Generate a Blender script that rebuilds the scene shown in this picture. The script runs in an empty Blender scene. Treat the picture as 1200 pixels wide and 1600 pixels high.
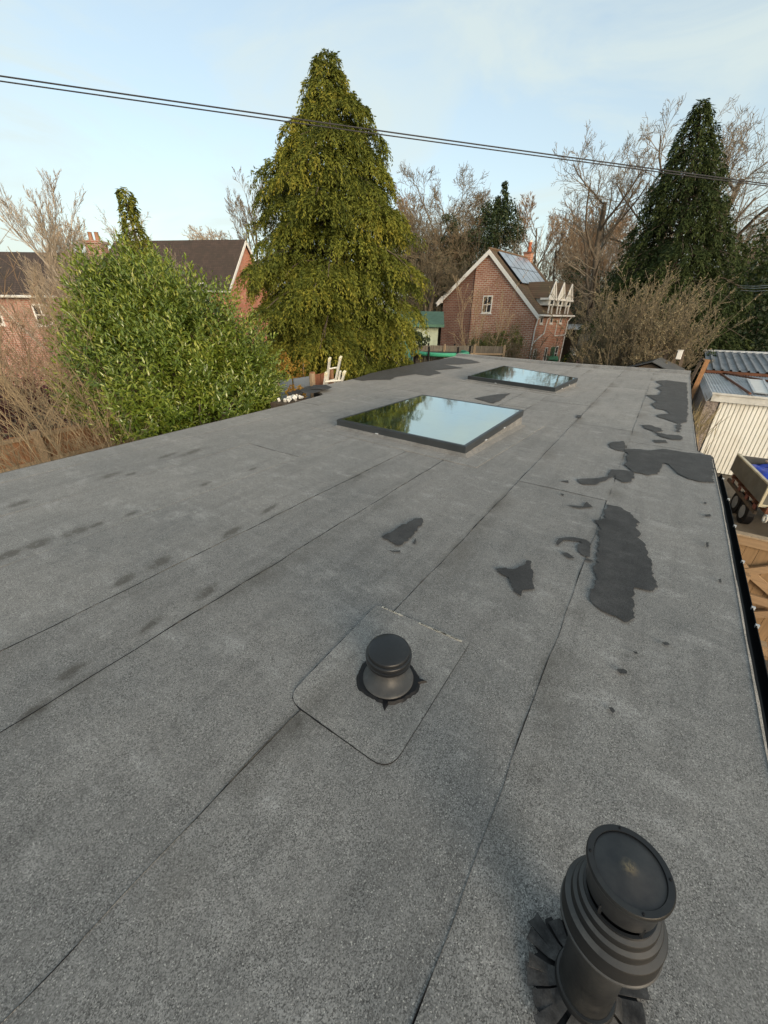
import bpy, bmesh, math, random
import numpy as np
from mathutils import Vector, Matrix
C = bpy.context.scene.collection
SC = bpy.context.scene
R = math.radians

# ------------------------------------------------------------------ camera
# axes: Y runs along the flat roof away from the camera, X to its right, Z up; z = 0 is the roof felt
FPX, CX, CY, CAMZ = 600.0, 600.0, 800.0, 1.6
_d1 = Vector((1053 - CX, 498 - CY, FPX)).normalized()
_hl = Vector((1, 0.016, 0))
_n = _d1.cross(_hl).normalized()
if _n.y > 0: _n = -_n
_d2 = _d1.cross(_n).normalized()
cam = bpy.data.cameras.new('camera'); camo = bpy.data.objects.new('camera', cam); C.objects.link(camo)
cam.sensor_fit = 'HORIZONTAL'; cam.sensor_width = 36; cam.lens = 18
cam.clip_start = 0.05; cam.clip_end = 1500
# world axes as rows in camera space (x right, y down, z forward)
ROWS = (_d2, _d1, _n)
m = Matrix(((ROWS[0].x, -ROWS[0].y, -ROWS[0].z), (ROWS[1].x, -ROWS[1].y, -ROWS[1].z), (ROWS[2].x, -ROWS[2].y, -ROWS[2].z)))
camo.matrix_world = Matrix.Translation((0, 0, CAMZ)) @ m.to_4x4()
SC.camera = camo

# ------------------------------------------------------------------ light
SUN_EL, SUN_AZ = R(12), R(122)           # azimuth clockwise from +Y
w = bpy.data.worlds.new('World'); SC.world = w; w.use_nodes = True
nt = w.node_tree; N = nt.nodes; L = nt.links
bg = N['Background']
sky = N.new('ShaderNodeTexSky'); sky.sky_type = 'NISHITA'; sky.sun_disc = False
sky.sun_elevation = SUN_EL; sky.sun_rotation = SUN_AZ
sky.air_density = 1.0; sky.dust_density = 2.2; sky.ozone_density = 0.8
tc = N.new('ShaderNodeTexCoord')
mp = N.new('ShaderNodeMapping'); mp.inputs['Scale'].default_value = (1.0, 1.0, 3.2); mp.inputs['Rotation'].default_value = (0, 0, R(25))
L.new(tc.outputs['Generated'], mp.inputs['Vector'])
nz = N.new('ShaderNodeTexNoise'); nz.inputs['Scale'].default_value = 2.3; nz.inputs['Detail'].default_value = 7; nz.inputs['Roughness'].default_value = 0.56; nz.inputs['Distortion'].default_value = 0.9
L.new(mp.outputs['Vector'], nz.inputs['Vector'])
cr = N.new('ShaderNodeValToRGB'); cr.color_ramp.elements[0].position = 0.42; cr.color_ramp.elements[0].color = (.42, .42, .42, 1); cr.color_ramp.elements[1].position = 0.61; cr.color_ramp.elements[1].color = (.80, .80, .80, 1)
L.new(nz.outputs['Fac'], cr.inputs['Fac'])
mx = N.new('ShaderNodeMix'); mx.data_type = 'RGBA'
L.new(cr.outputs['Color'], mx.inputs['Factor'])
L.new(sky.outputs['Color'], mx.inputs['A'])
mx.inputs['B'].default_value = (2.62, 2.95, 2.82, 1)     # thin high cloud lit by the low sun
L.new(mx.outputs['Result'], bg.inputs['Color'])
bg.inputs['Strength'].default_value = 0.12
sun = bpy.data.lights.new('sun', 'SUN'); suno = bpy.data.objects.new('sun', sun); C.objects.link(suno)
sun.energy = 1.7; sun.angle = R(34); sun.color = (1.0, 0.83, 0.64)
sd = Vector((math.sin(SUN_AZ) * math.cos(SUN_EL), math.cos(SUN_AZ) * math.cos(SUN_EL), math.sin(SUN_EL)))
suno.rotation_euler = sd.to_track_quat('Z', 'Y').to_euler()
SC.view_settings.view_transform = 'Standard'; SC.view_settings.look = 'None'
SC.view_settings.exposure = 1.28; SC.view_settings.gamma = 1.0; SC.view_settings.use_curve_mapping = False
SC.cycles.use_denoising = True
SC.cycles.max_bounces = 6; SC.cycles.transparent_max_bounces = 8

# ------------------------------------------------------------------ helpers
def ray(px, py):
    v = Vector((px - CX, py - CY, FPX)); return Vector((ROWS[0].dot(v), ROWS[1].dot(v), ROWS[2].dot(v)))
def at_z(px, py, z):
    r = ray(px, py); t = (z - CAMZ) / r.z; return Vector((r.x * t, r.y * t, z))
def at_d(px, py, d):
    r = ray(px, py); t = d / math.hypot(r.x, r.y); return Vector((r.x * t, r.y * t, CAMZ + r.z * t))
def at_y(px, py, y):
    r = ray(px, py); t = y / r.y; return Vector((r.x * t, y, CAMZ + r.z * t))
G = -2.8

class MB:
    def __init__(s): s.v = []; s.f = []; s.M = Matrix.Identity(4)
    def add(s, vs, fs):
        b = len(s.v); s.v += [tuple(s.M @ Vector(p)) for p in vs]; s.f += [tuple(i + b for i in q) for q in fs]; return s
    def box(s, a, b):
        x0, y0, z0 = a; x1, y1, z1 = b
        return s.add([(x0,y0,z0),(x1,y0,z0),(x1,y1,z0),(x0,y1,z0),(x0,y0,z1),(x1,y0,z1),(x1,y1,z1),(x0,y1,z1)],
              [(0,3,2,1),(4,5,6,7),(0,1,5,4),(1,2,6,5),(2,3,7,6),(3,0,4,7)])
    def beam(s, p, q, wd, th, up=(0,0,1)):
        p = Vector(p); q = Vector(q); d = (q - p).normalized(); u = Vector(up)
        a = d.cross(u)
        if a.length < 1e-4: a = d.cross(Vector((1,0,0)))
        a.normalize(); b = a.cross(d).normalized(); a *= wd / 2; b *= th / 2
        return s.add([p-a-b, p+a-b, p+a+b, p-a+b, q-a-b, q+a-b, q+a+b, q-a+b], [(0,1,2,3),(4,7,6,5),(0,4,5,1),(1,5,6,2),(2,6,7,3),(3,7,4,0)])
    def prism(s, poly, off):
        n = len(poly); off = Vector(off); a = [Vector(p) for p in poly]; b = [p + off for p in a]
        return s.add(a + b, [tuple(range(n - 1, -1, -1)), tuple(range(n, 2 * n))] + [(i, (i+1) % n, n + (i+1) % n, n + i) for i in range(n)])
    def tube(s, pts, rad, n=8, cap=True):
        pts = [Vector(p) for p in pts]; k = len(pts)
        if not hasattr(rad, '__len__'): rad = [rad] * k
        vs = []; fs = []; prev = None
        for i, p in enumerate(pts):
            d = (pts[min(i+1, k-1)] - pts[max(i-1, 0)]).normalized()
            a = d.orthogonal().normalized() if prev is None else (prev - d * prev.dot(d)).normalized()
            prev = a; b = d.cross(a)
            for j in range(n):
                t = 2 * math.pi * j / n; vs.append(p + (a * math.cos(t) + b * math.sin(t)) * rad[i])
        for i in range(k - 1):
            for j in range(n): fs.append((i*n+j, i*n+(j+1) % n, (i+1)*n+(j+1) % n, (i+1)*n+j))
        if cap: fs.append(tuple(range(n-1, -1, -1))); fs.append(tuple(range((k-1)*n, k*n)))
        return s.add(vs, fs)
    def lathe(s, prof, n=48, o=(0,0,0), cap_top=False, cap_bot=False):
        vs = []; fs = []; o = Vector(o)
        for r, z in prof:
            for j in range(n):
                t = 2 * math.pi * j / n; vs.append(o + Vector((r * math.cos(t), r * math.sin(t), z)))
        for i in range(len(prof) - 1):
            for j in range(n): fs.append((i*n+j, i*n+(j+1) % n, (i+1)*n+(j+1) % n, (i+1)*n+j))
        if cap_top: fs.append(tuple(range((len(prof)-1)*n, len(prof)*n)))
        if cap_bot: fs.append(tuple(range(n-1, -1, -1)))
        return s.add(vs, fs)

def wloc(o):
    v = Vector((0, 0, 0))
    while o: v += o.location; o = o.parent
    return v
def smooth_by_angle(me, ang=40):
    bm = bmesh.new(); bm.from_mesh(me)
    for f in bm.faces: f.smooth = True
    for e in bm.edges:
        e.smooth = not (len(e.link_faces) == 2 and e.calc_face_angle(0) > R(ang))
    bm.to_mesh(me); bm.free()
def bevel(o, wd=.005, seg=2):
    b = o.modifiers.new('bevel', 'BEVEL'); b.width = wd; b.segments = seg; b.limit_method = 'ANGLE'; b.angle_limit = R(40); return o
def obj(name, mb, mat, parent=None, smooth=False, bev=0, label=None, kind=None):
    off = wloc(parent) if parent else Vector((0,0,0))
    me = bpy.data.meshes.new(name); me.from_pydata([tuple(Vector(v) - off) for v in mb.v], [], mb.f); me.update()
    o = bpy.data.objects.new(name, me); C.objects.link(o)
    for mm in (mat if isinstance(mat, (list, tuple)) else [mat]): me.materials.append(mm)
    if smooth: smooth_by_angle(me)
    if parent: o.parent = parent
    if bev: bevel(o, bev)
    if label: o['label'] = label
    if kind: o['kind'] = kind
    return o
def tag(o, label, cat, group=None):
    o['label'] = label; o['category'] = cat
    if group: o['group'] = group
    return o
def thing(name, label, cat, loc=(0,0,0), group=None):
    o = bpy.data.objects.new(name, None); C.objects.link(o); o.location = Vector(loc); o.empty_display_size = .2
    return tag(o, label, cat, group)
def struct(name, mb, mat, **k):
    o = obj(name, mb, mat, **k); o['kind'] = 'structure'; return o
def npmesh(name, V, F, mat, parent=None, var=None, kind=None, smooth=False):
    V = np.asarray(V, dtype=np.float32); F = np.asarray(F, dtype=np.int32); k = F.shape[1]
    if parent: V = V - np.array(wloc(parent), dtype=np.float32)
    me = bpy.data.meshes.new(name)
    me.vertices.add(len(V)); me.vertices.foreach_set('co', V.ravel())
    me.loops.add(F.size); me.loops.foreach_set('vertex_index', F.ravel())
    me.polygons.add(len(F)); me.polygons.foreach_set('loop_start', np.arange(0, F.size, k, dtype=np.int32))
    if smooth: me.polygons.foreach_set('use_smooth', np.ones(len(F), dtype=bool))
    if var is not None:
        a = me.attributes.new('var', 'FLOAT', 'FACE'); a.data.foreach_set('value', np.asarray(var, dtype=np.float32))
    me.update(); me.validate()
    o = bpy.data.objects.new(name, me); C.objects.link(o); me.materials.append(mat)
    if parent: o.parent = parent
    if kind: o['kind'] = kind
    return o
def copy_tree(root, loc, rz=0, sc=1.0, label=None):
    r = root.copy(); C.objects.link(r); r.location = loc; r.rotation_euler = (0, 0, rz); r.scale = (sc, sc, sc)
    if label: r['label'] = label
    for ch in list(root.children):
        c = ch.copy(); C.objects.link(c); c.parent = r
        for g in ch.children:
            d = g.copy(); C.objects.link(d); d.parent = c
    return r
def unit(a): return a / np.maximum(np.linalg.norm(a, axis=-1, keepdims=True), 1e-9)
def tubes_np(P0, P1, r0, r1, n=3):
    P0 = np.asarray(P0, float); P1 = np.asarray(P1, float); r0 = np.asarray(r0, float); r1 = np.asarray(r1, float)
    d = unit(P1 - P0); ref = np.where(np.abs(d[:, 2:3]) > .9, np.array([[1., 0, 0]]), np.array([[0, 0, 1.]]))
    a = unit(np.cross(d, ref)); b = np.cross(d, a); k = len(P0)
    V = np.zeros((k, 2 * n, 3))
    for j in range(n):
        t = 2 * math.pi * j / n; q = a * math.cos(t) + b * math.sin(t)
        V[:, j] = P0 + q * r0[:, None]; V[:, n + j] = P1 + q * r1[:, None]
    f = np.array([(j, (j+1) % n, n + (j+1) % n, n + j) for j in range(n)])
    F = (f[None] + (np.arange(k) * 2 * n)[:, None, None]).reshape(-1, 4)
    return V.reshape(-1, 3), F
def leaves_np(P, D, Nn, ln, wd, fold=.0, droop=.0):
    """pointed leaf: base, two sides, tip (one quad), laid along D with its face turned to Nn"""
    D = unit(D); S = unit(np.cross(D, Nn)); U = np.cross(S, D)
    ln = ln[:, None]; wd = wd[:, None]
    mid = P + D * ln * .5 + U * ln * fold
    tip = P + D * ln - U * ln * droop
    V = np.stack([P, mid + S * wd * .5, tip, mid - S * wd * .5], 1).reshape(-1, 3)
    F = np.arange(len(P) * 4).reshape(-1, 4)
    return V, F

# ------------------------------------------------------------------ materials
def new_mat(name):
    m = bpy.data.materials.new(name); m.use_nodes = True; return m, m.node_tree.nodes, m.node_tree.links, m.node_tree.nodes['Principled BSDF']
def rgba(c): return (c[0], c[1], c[2], 1)
def noise(N, L, scale, detail=4, rough=.55, vec=None, stretch=None, rot=None):
    n = N.new('ShaderNodeTexNoise'); n.inputs['Scale'].default_value = scale; n.inputs['Detail'].default_value = detail; n.inputs['Roughness'].default_value = rough
    if vec is None:
        g = N.new('ShaderNodeNewGeometry'); vec = g.outputs['Position']
    if stretch:
        mpp = N.new('ShaderNodeMapping'); mpp.inputs['Scale'].default_value = stretch
        if rot: mpp.inputs['Rotation'].default_value = rot
        L.new(vec, mpp.inputs['Vector']); vec = mpp.outputs['Vector']
    L.new(vec, n.inputs['Vector']); return n.outputs['Fac']
def ramp(N, L, fac, stops):
    r = N.new('ShaderNodeValToRGB'); e = r.color_ramp.elements
    while len(e) < len(stops): e.new(.5)
    for i, (p, c) in enumerate(stops):
        e[i].position = p; e[i].color = (c, c, c, 1) if not hasattr(c, '__len__') else rgba(c)
    L.new(fac, r.inputs['Fac']); return r.outputs['Color']
def mixc(N, L, fac, a, b, mode='MIX'):
    x = N.new('ShaderNodeMix'); x.data_type = 'RGBA'; x.blend_type = mode
    for k, v in (('Factor', fac), ('A', a), ('B', b)):
        if hasattr(v, 'is_output'): L.new(v, x.inputs[k])
        elif k == 'Factor': x.inputs[k].default_value = v
        else: x.inputs[k].default_value = rgba(v)
    return x.outputs['Result']
def math_(N, L, op, a, b=0.0, clamp=False):
    x = N.new('ShaderNodeMath'); x.operation = op; x.use_clamp = clamp
    for i, v in enumerate((a, b)):
        if hasattr(v, 'is_output'): L.new(v, x.inputs[i])
        else: x.inputs[i].default_value = v
    return x.outputs[0]
def bump(N, L, b, h, strength=.3, dist=.01):
    n = N.new('ShaderNodeBump'); n.inputs['Strength'].default_value = strength; n.inputs['Distance'].default_value = dist
    L.new(h, n.inputs['Height']); L.new(n.outputs['Normal'], b.inputs['Normal'])
def simple(name, col, rough=.6, var=.25, scale=6, metal=0, spec=.4, dirt=None, fine=60):
    """base colour with two scales of wear"""
    m, N, L, b = new_mat(name)
    n1 = noise(N, L, scale, 5); n2 = noise(N, L, fine, 3)
    lo = tuple(c * (1 - var) for c in col); hi = tuple(min(1, c * (1 + var)) for c in col)
    c1 = mixc(N, L, ramp(N, L, n1, [(.3, 0), (.7, 1)]), lo, hi)
    c2 = mixc(N, L, ramp(N, L, n2, [(.35, 0), (.65, .5)]), c1, tuple(c * (1 - var * .8) for c in col))
    if dirt:
        n3 = noise(N, L, scale * .6, 6, .7)
        c2 = mixc(N, L, ramp(N, L, n3, [(.5, 0), (.72, .8)]), c2, dirt)
    L.new(c2, b.inputs['Base Color'])
    b.inputs['Roughness'].default_value = rough; b.inputs['Metallic'].default_value = metal; b.inputs['Specular IOR Level'].default_value = spec
    bump(N, L, b, n2, .15, .004)
    return m
def leaf_mat(name, cols, rough=.5, trans=.3, spec=.4):
    """cols: colour stops over the per-leaf random value"""
    m, N, L, b = new_mat(name)
    a = N.new('ShaderNodeAttribute'); a.attribute_name = 'var'
    c = ramp(N, L, a.outputs['Fac'], [(i / (len(cols) - 1), q) for i, q in enumerate(cols)])
    n = noise(N, L, 1.3, 3)
    c = mixc(N, L, ramp(N, L, n, [(.35, 0), (.65, .35)]), c, cols[0])
    L.new(c, b.inputs['Base Color']); b.inputs['Roughness'].default_value = rough; b.inputs['Specular IOR Level'].default_value = spec
    t = N.new('ShaderNodeBsdfTranslucent'); L.new(c, t.inputs['Color'])
    mxs = N.new('ShaderNodeMixShader'); mxs.inputs[0].default_value = trans
    L.new(b.outputs[0], mxs.inputs[1]); L.new(t.outputs[0], mxs.inputs[2])
    L.new(mxs.outputs[0], N['Material Output'].inputs['Surface'])
    return m
def wood_mat(name, col, axis='z', var=.35, rough=.75):
    m, N, L, b = new_mat(name)
    st = {'z': (14, 14, 1.2), 'x': (1.2, 14, 14), 'y': (14, 1.2, 14)}[axis]
    n1 = noise(N, L, 2.2, 6, .6, stretch=st); n2 = noise(N, L, 1.1, 3)
    oi = N.new('ShaderNodeObjectInfo')
    c = mixc(N, L, ramp(N, L, n1, [(.3, 0), (.7, 1)]), tuple(x * (1 - var) for x in col), tuple(x * (1 + var) for x in col))
    c = mixc(N, L, ramp(N, L, n2, [(.4, 0), (.7, .5)]), c, tuple(x * .6 for x in col))
    c = mixc(N, L, math_(N, L, 'MULTIPLY', oi.outputs['Random'], .35), c, tuple(x * .55 for x in col))
    L.new(c, b.inputs['Base Color']); b.inputs['Roughness'].default_value = rough; b.inputs['Specular IOR Level'].default_value = .25
    bump(N, L, b, n1, .3, .004)
    return m
def brick_mat(name, dirv, c1, c2, mortar, sc=1.0):
    m, N, L, b = new_mat(name)
    g = N.new('ShaderNodeNewGeometry')
    dp = N.new('ShaderNodeVectorMath'); dp.operation = 'DOT_PRODUCT'; dp.inputs[1].default_value = (dirv[0], dirv[1], 0)
    L.new(g.outputs['Position'], dp.inputs[0])
    sx = N.new('ShaderNodeSeparateXYZ'); L.new(g.outputs['Position'], sx.inputs[0])
    cb = N.new('ShaderNodeCombineXYZ'); L.new(dp.outputs['Value'], cb.inputs[0]); L.new(sx.outputs['Z'], cb.inputs[1])
    bt = N.new('ShaderNodeTexBrick'); L.new(cb.outputs[0], bt.inputs['Vector'])
    bt.inputs['Scale'].default_value = 1.0; bt.inputs['Brick Width'].default_value = .225 * sc; bt.inputs['Row Height'].default_value = .075 * sc
    bt.inputs['Mortar Size'].default_value = .012 * sc; bt.inputs['Mortar Smooth'].default_value = .3
    bt.inputs['Color1'].default_value = rgba(c1); bt.inputs['Color2'].default_value = rgba(c2); bt.inputs['Mortar'].default_value = rgba(mortar)
    n = noise(N, L, .9, 5); c = mixc(N, L, ramp(N, L, n, [(.35, 0), (.7, .45)]), bt.outputs['Color'], tuple(x * .55 for x in c1))
    L.new(c, b.inputs['Base Color']); b.inputs['Roughness'].default_value = .9; b.inputs['Specular IOR Level'].default_value = .2
    bump(N, L, b, bt.outputs['Fac'], -.4, .01)
    return m
def tile_mat(name, dirv, slope, c1, c2, row=.2, wd=.18, moss=None):
    """small clay tiles over a pitched roof: coordinate along the eaves and height turned into slope length"""
    m, N, L, b = new_mat(name)
    g = N.new('ShaderNodeNewGeometry')
    dp = N.new('ShaderNodeVectorMath'); dp.operation = 'DOT_PRODUCT'; dp.inputs[1].default_value = (dirv[0], dirv[1], 0)
    L.new(g.outputs['Position'], dp.inputs[0])
    sx = N.new('ShaderNodeSeparateXYZ'); L.new(g.outputs['Position'], sx.inputs[0])
    cb = N.new('ShaderNodeCombineXYZ'); L.new(dp.outputs['Value'], cb.inputs[0]); L.new(math_(N, L, 'DIVIDE', sx.outputs['Z'], math.sin(slope)), cb.inputs[1])
    bt = N.new('ShaderNodeTexBrick'); L.new(cb.outputs[0], bt.inputs['Vector']); bt.inputs['Scale'].default_value = 1
    bt.inputs['Brick Width'].default_value = wd; bt.inputs['Row Height'].default_value = row; bt.inputs['Mortar Size'].default_value = .012
    bt.inputs['Color1'].default_value = rgba(c1); bt.inputs['Color2'].default_value = rgba(c2); bt.inputs['Mortar'].default_value = rgba(tuple(x * .35 for x in c1))
    c = bt.outputs['Color']
    n = noise(N, L, 1.4, 6, .65)
    c = mixc(N, L, ramp(N, L, n, [(.42, 0), (.7, .7)]), c, moss or tuple(x * .6 for x in c1))
    L.new(c, b.inputs['Base Color']); b.inputs['Roughness'].default_value = .85; b.inputs['Specular IOR Level'].default_value = .25
    bump(N, L, b, bt.outputs['Fac'], -.5, .015)
    return m
def window_glass(name, col=(.02, .025, .03)):
    m, N, L, b = new_mat(name); b.inputs['Base Color'].default_value = rgba(col); b.inputs['Roughness'].default_value = .06; b.inputs['Specular IOR Level'].default_value = .8
    return m

# mineral felt -------------------------------------------------------------
SEAMS = [-2.455, -1.9, -.932, -.069]
SPOTS = [  # soft dark spots on the felt: pixel centre -> roof point, long and short radius
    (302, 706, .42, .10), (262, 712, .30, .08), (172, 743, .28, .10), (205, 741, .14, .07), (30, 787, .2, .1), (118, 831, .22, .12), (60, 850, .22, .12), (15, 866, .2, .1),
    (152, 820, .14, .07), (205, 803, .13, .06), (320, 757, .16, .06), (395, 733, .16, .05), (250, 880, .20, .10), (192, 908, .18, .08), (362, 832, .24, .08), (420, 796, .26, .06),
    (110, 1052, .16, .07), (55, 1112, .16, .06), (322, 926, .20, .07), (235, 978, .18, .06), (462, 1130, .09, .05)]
def felt_mat(name, wet=False):
    m, N, L, b = new_mat(name)
    g = N.new('ShaderNodeNewGeometry'); P = g.outputs['Position']
    s = N.new('ShaderNodeSeparateXYZ'); L.new(P, s.inputs[0])
    big = noise(N, L, .8, 5, .6, vec=P); mid = noise(N, L, 5.5, 5, .65, vec=P)
    streak = noise(N, L, 1.0, 5, .6, vec=P, stretch=(7, .8, 1)); drag = noise(N, L, 1.0, 6, .7, vec=P, stretch=(1.5, 6, 1), rot=(0, 0, .5))
    gr = noise(N, L, 400, 2, .7, vec=P)
    v = N.new('ShaderNodeTexVoronoi'); v.inputs['Scale'].default_value = 330; L.new(P, v.inputs['Vector'])
    k1 = ramp(N, L, big, [(.3, .062), (.72, .118)]); 
    v2 = N.new('ShaderNodeTexVoronoi'); v2.inputs['Scale'].default_value = 300; L.new(P, v2.inputs['Vector'])
    grain = math_(N, L, 'ADD', math_(N, L, 'MULTIPLY', gr, .55), math_(N, L, 'MULTIPLY', v2.outputs['Color'], .45))
    col = mixc(N, L, ramp(N, L, grain, [(.30, 0), (.68, 1)]), (.038, .0375, .037), (.325, .319, .309))
    patch = mixc(N, L, ramp(N, L, big, [(.32, 0), (.68, 1)]), (.70, .73, .75), (1.12, 1.11, 1.09))
    col = mixc(N, L, 1.0, col, patch, 'MULTIPLY')
    mid2 = noise(N, L, 14, 5, .7, vec=P)
    col = mixc(N, L, ramp(N, L, mid, [(.38, .0), (.66, .40)]), col, (.205, .201, .194))
    col = mixc(N, L, ramp(N, L, mid2, [(.40, .20), (.60, .0)]), col, (.070, .070, .070))
    col = mixc(N, L, ramp(N, L, streak, [(.48, 0), (.72, .35)]), col, (.062, .062, .062))
    # pale scuffs
    sc1 = math_(N, L, 'MULTIPLY', ramp(N, L, drag, [(.50, 0), (.66, 1.0)]), ramp(N, L, mid, [(.42, 0), (.6, 1)]))
    col = mixc(N, L, math_(N, L, 'MULTIPLY', sc1, ramp(N, L, grain, [(.38, .0), (.58, 1)])), col, (.33, .328, .32))
    # bright mineral chips
    chip = ramp(N, L, v.outputs['Color'], [(.86, 0), (.9, 1)])
    col = mixc(N, L, math_(N, L, 'MULTIPLY', chip, .6), col, (.50, .49, .46))
    oi = N.new('ShaderNodeObjectInfo')
    shade = ramp(N, L, oi.outputs['Random'], [(0, (.90, .90, .905)), (1, (1.06, 1.055, 1.05))])
    col = mixc(N, L, 1.0, col, shade, 'MULTIPLY')
    # brown dirt drawn along the laps
    tot = None
    for sx in SEAMS:
        for sg, wd in ((1, .20), (-1, .05)):
            d = math_(N, L, 'MULTIPLY', math_(N, L, 'SUBTRACT', s.outputs['X'], sx), sg / wd)
            inside = math_(N, L, 'MULTIPLY', math_(N, L, 'GREATER_THAN', d, 0.0), math_(N, L, 'SUBTRACT', 1.0, d, True), True)
            tot = inside if tot is None else math_(N, L, 'MAXIMUM', tot, inside)
    ln = noise(N, L, 1.0, 4, .6, vec=P, stretch=(1.6, 1.1, 1))
    tot = math_(N, L, 'MULTIPLY', tot, ramp(N, L, ln, [(.46, 0), (.66, .8)]))
    col = mixc(N, L, tot, col, (.055, .050, .042))
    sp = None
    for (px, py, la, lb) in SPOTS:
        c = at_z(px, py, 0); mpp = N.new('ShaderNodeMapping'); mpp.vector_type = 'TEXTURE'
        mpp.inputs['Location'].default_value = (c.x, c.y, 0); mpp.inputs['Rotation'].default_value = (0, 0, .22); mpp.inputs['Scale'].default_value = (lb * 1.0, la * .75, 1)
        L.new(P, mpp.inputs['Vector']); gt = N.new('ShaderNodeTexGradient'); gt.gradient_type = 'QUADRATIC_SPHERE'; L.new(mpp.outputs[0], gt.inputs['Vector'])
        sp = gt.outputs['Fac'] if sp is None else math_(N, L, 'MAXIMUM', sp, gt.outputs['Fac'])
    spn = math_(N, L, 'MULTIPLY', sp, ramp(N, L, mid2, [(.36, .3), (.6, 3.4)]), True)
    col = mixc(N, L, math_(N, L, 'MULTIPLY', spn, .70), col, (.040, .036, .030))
    if wet: col = mixc(N, L, 1.0, mixc(N, L, .35, col, (.085, .085, .086)), mixc(N, L, ramp(N, L, mid, [(.3, 0), (.7, 1)]), (.20, .205, .22), (.36, .365, .38)), 'MULTIPLY')
    L.new(col, b.inputs['Base Color'])
    b.inputs['Sheen Weight'].default_value = .03 if wet else .10; b.inputs['Sheen Roughness'].default_value = .45
    b.inputs['Roughness'].default_value = .7 if wet else .8; b.inputs['Specular IOR Level'].default_value = .25 if wet else .3
    h = math_(N, L, 'ADD', gr, math_(N, L, 'MULTIPLY', mid, 1.5))
    bump(N, L, b, h, .22, .004)
    return m
M = {}
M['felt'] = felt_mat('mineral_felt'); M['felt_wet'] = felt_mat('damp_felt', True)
M['bitumen'] = simple('bitumen', (.007, .007, .0085), .5, .3, 30, spec=.25)
M['felt_plain'] = simple('shed_felt', (.045, .047, .050), .9, .25, 8, fine=120)
M['black_plastic'] = simple('black_plastic', (.011, .0115, .013), .33, .25, 9, spec=.45, dirt=(.030, .030, .029), fine=40)
M['grey_plastic'] = simple('dusty_black_plastic', (.050, .050, .0505), .45, .25, 9, spec=.35, dirt=(.105, .103, .097), fine=40)
M['gutter'] = simple('black_gutter', (.004, .0045, .006), .6, .3, 5, spec=.15)
M['alu'] = simple('anthracite_frame', (.040, .045, .050), .38, .15, 5, metal=.2, spec=.5)
M['white'] = simple('white_paint', (.72, .71, .68), .55, .08, 4)
M['white_dirty'] = simple('white_weathered', (.58, .58, .55), .6, .15, 6, dirt=(.3, .29, .25))
M['cream'] = simple('cream_door', (.82, .82, .77), .5, .05, 3, dirt=(.70, .68, .61))
M['zinc'] = simple('galvanised_sheet', (.50, .53, .56), .45, .2, 3, metal=.1, spec=.5, dirt=(.20, .21, .22))
M['zinc_dark'] = simple('weathered_sheet', (.25, .27, .295), .5, .3, 2.2, metal=.1, dirt=(.08, .085, .09))
M['rust'] = simple('rust', (.15, .062, .035), .85, .4, 8, dirt=(.07, .04, .03))
M['timber'] = wood_mat('orange_timber', (.30, .155, .070), 'z')
M['gatewood'] = wood_mat('gate_boards', (.30, .195, .105), 'z', .22)
M['gatewood_x'] = wood_mat('gate_rail', (.36, .245, .145), 'x', .2)
M['fence'] = wood_mat('fence_boards', (.29, .155, .085), 'z')
M['fence_grey'] = wood_mat('fence_post', (.36, .27, .18), 'z')
M['old_timber'] = wood_mat('old_timber', (.10, .075, .055), 'z')
M['bark'] = simple('bark', (.115, .092, .068), .95, .4, 3, fine=25)
M['bark_tan'] = simple('tan_stems', (.29, .22, .135), .9, .3, 3, fine=20)
M['bark_pale'] = simple('pale_bark', (.42, .37, .31), .85, .35, 2, fine=12)
M['twig_brown'] = simple('brown_twigs', (.205, .155, .098), .95, .3, 1.2)
M['twig'] = simple('twigs', (.175, .128, .088), .95, .3, 1.2)
M['twig_warm'] = simple('ruddy_twigs', (.235, .16, .10), .95, .3, 1.2)
M['twig_grey'] = simple('grey_twigs', (.20, .168, .125), .95, .3, 1.2)
M['twig_olive'] = simple('olive_twigs', (.165, .135, .088), .95, .3, 1.2)
M['twig_pale'] = simple('birch_twigs', (.40, .33, .25), .95, .25, 1.2)
M['leaf_laurel'] = leaf_mat('laurel_leaf', [(.045, .078, .012), (.115, .175, .024), (.22, .285, .040), (.40, .41, .08)], .27, .25, .7)
M['leaf_cypress'] = leaf_mat('cypress_foliage', [(.036, .050, .011), (.105, .128, .022), (.195, .210, .032), (.33, .29, .045)], .7, .3, .2)
M['leaf_dark'] = leaf_mat('dark_fir_foliage', [(.020, .032, .010), (.036, .054, .015), (.062, .080, .022)], .75, .2, .2)
M['leaf_ivy'] = leaf_mat('ivy_foliage', [(.014, .028, .009), (.026, .044, .013), (.045, .062, .018)], .55, .2, .35)
M['leaf_shrub'] = leaf_mat('shrub_foliage', [(.050, .060, .018), (.090, .105, .026), (.13, .14, .035)], .6, .25, .3)
M['leaf_bud'] = leaf_mat('pale_buds', [(.20, .165, .095), (.30, .25, .145), (.40, .34, .21)], .8, .2, .2)
M['leaf_gold'] = leaf_mat('golden_leaves', [(.20, .11, .02), (.32, .18, .03), (.4, .26, .05)], .6, .3, .3)
M['leaf_red'] = leaf_mat('maroon_leaves', [(.035, .010, .012), (.065, .017, .020), (.095, .028, .030)], .6, .2, .3)

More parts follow.
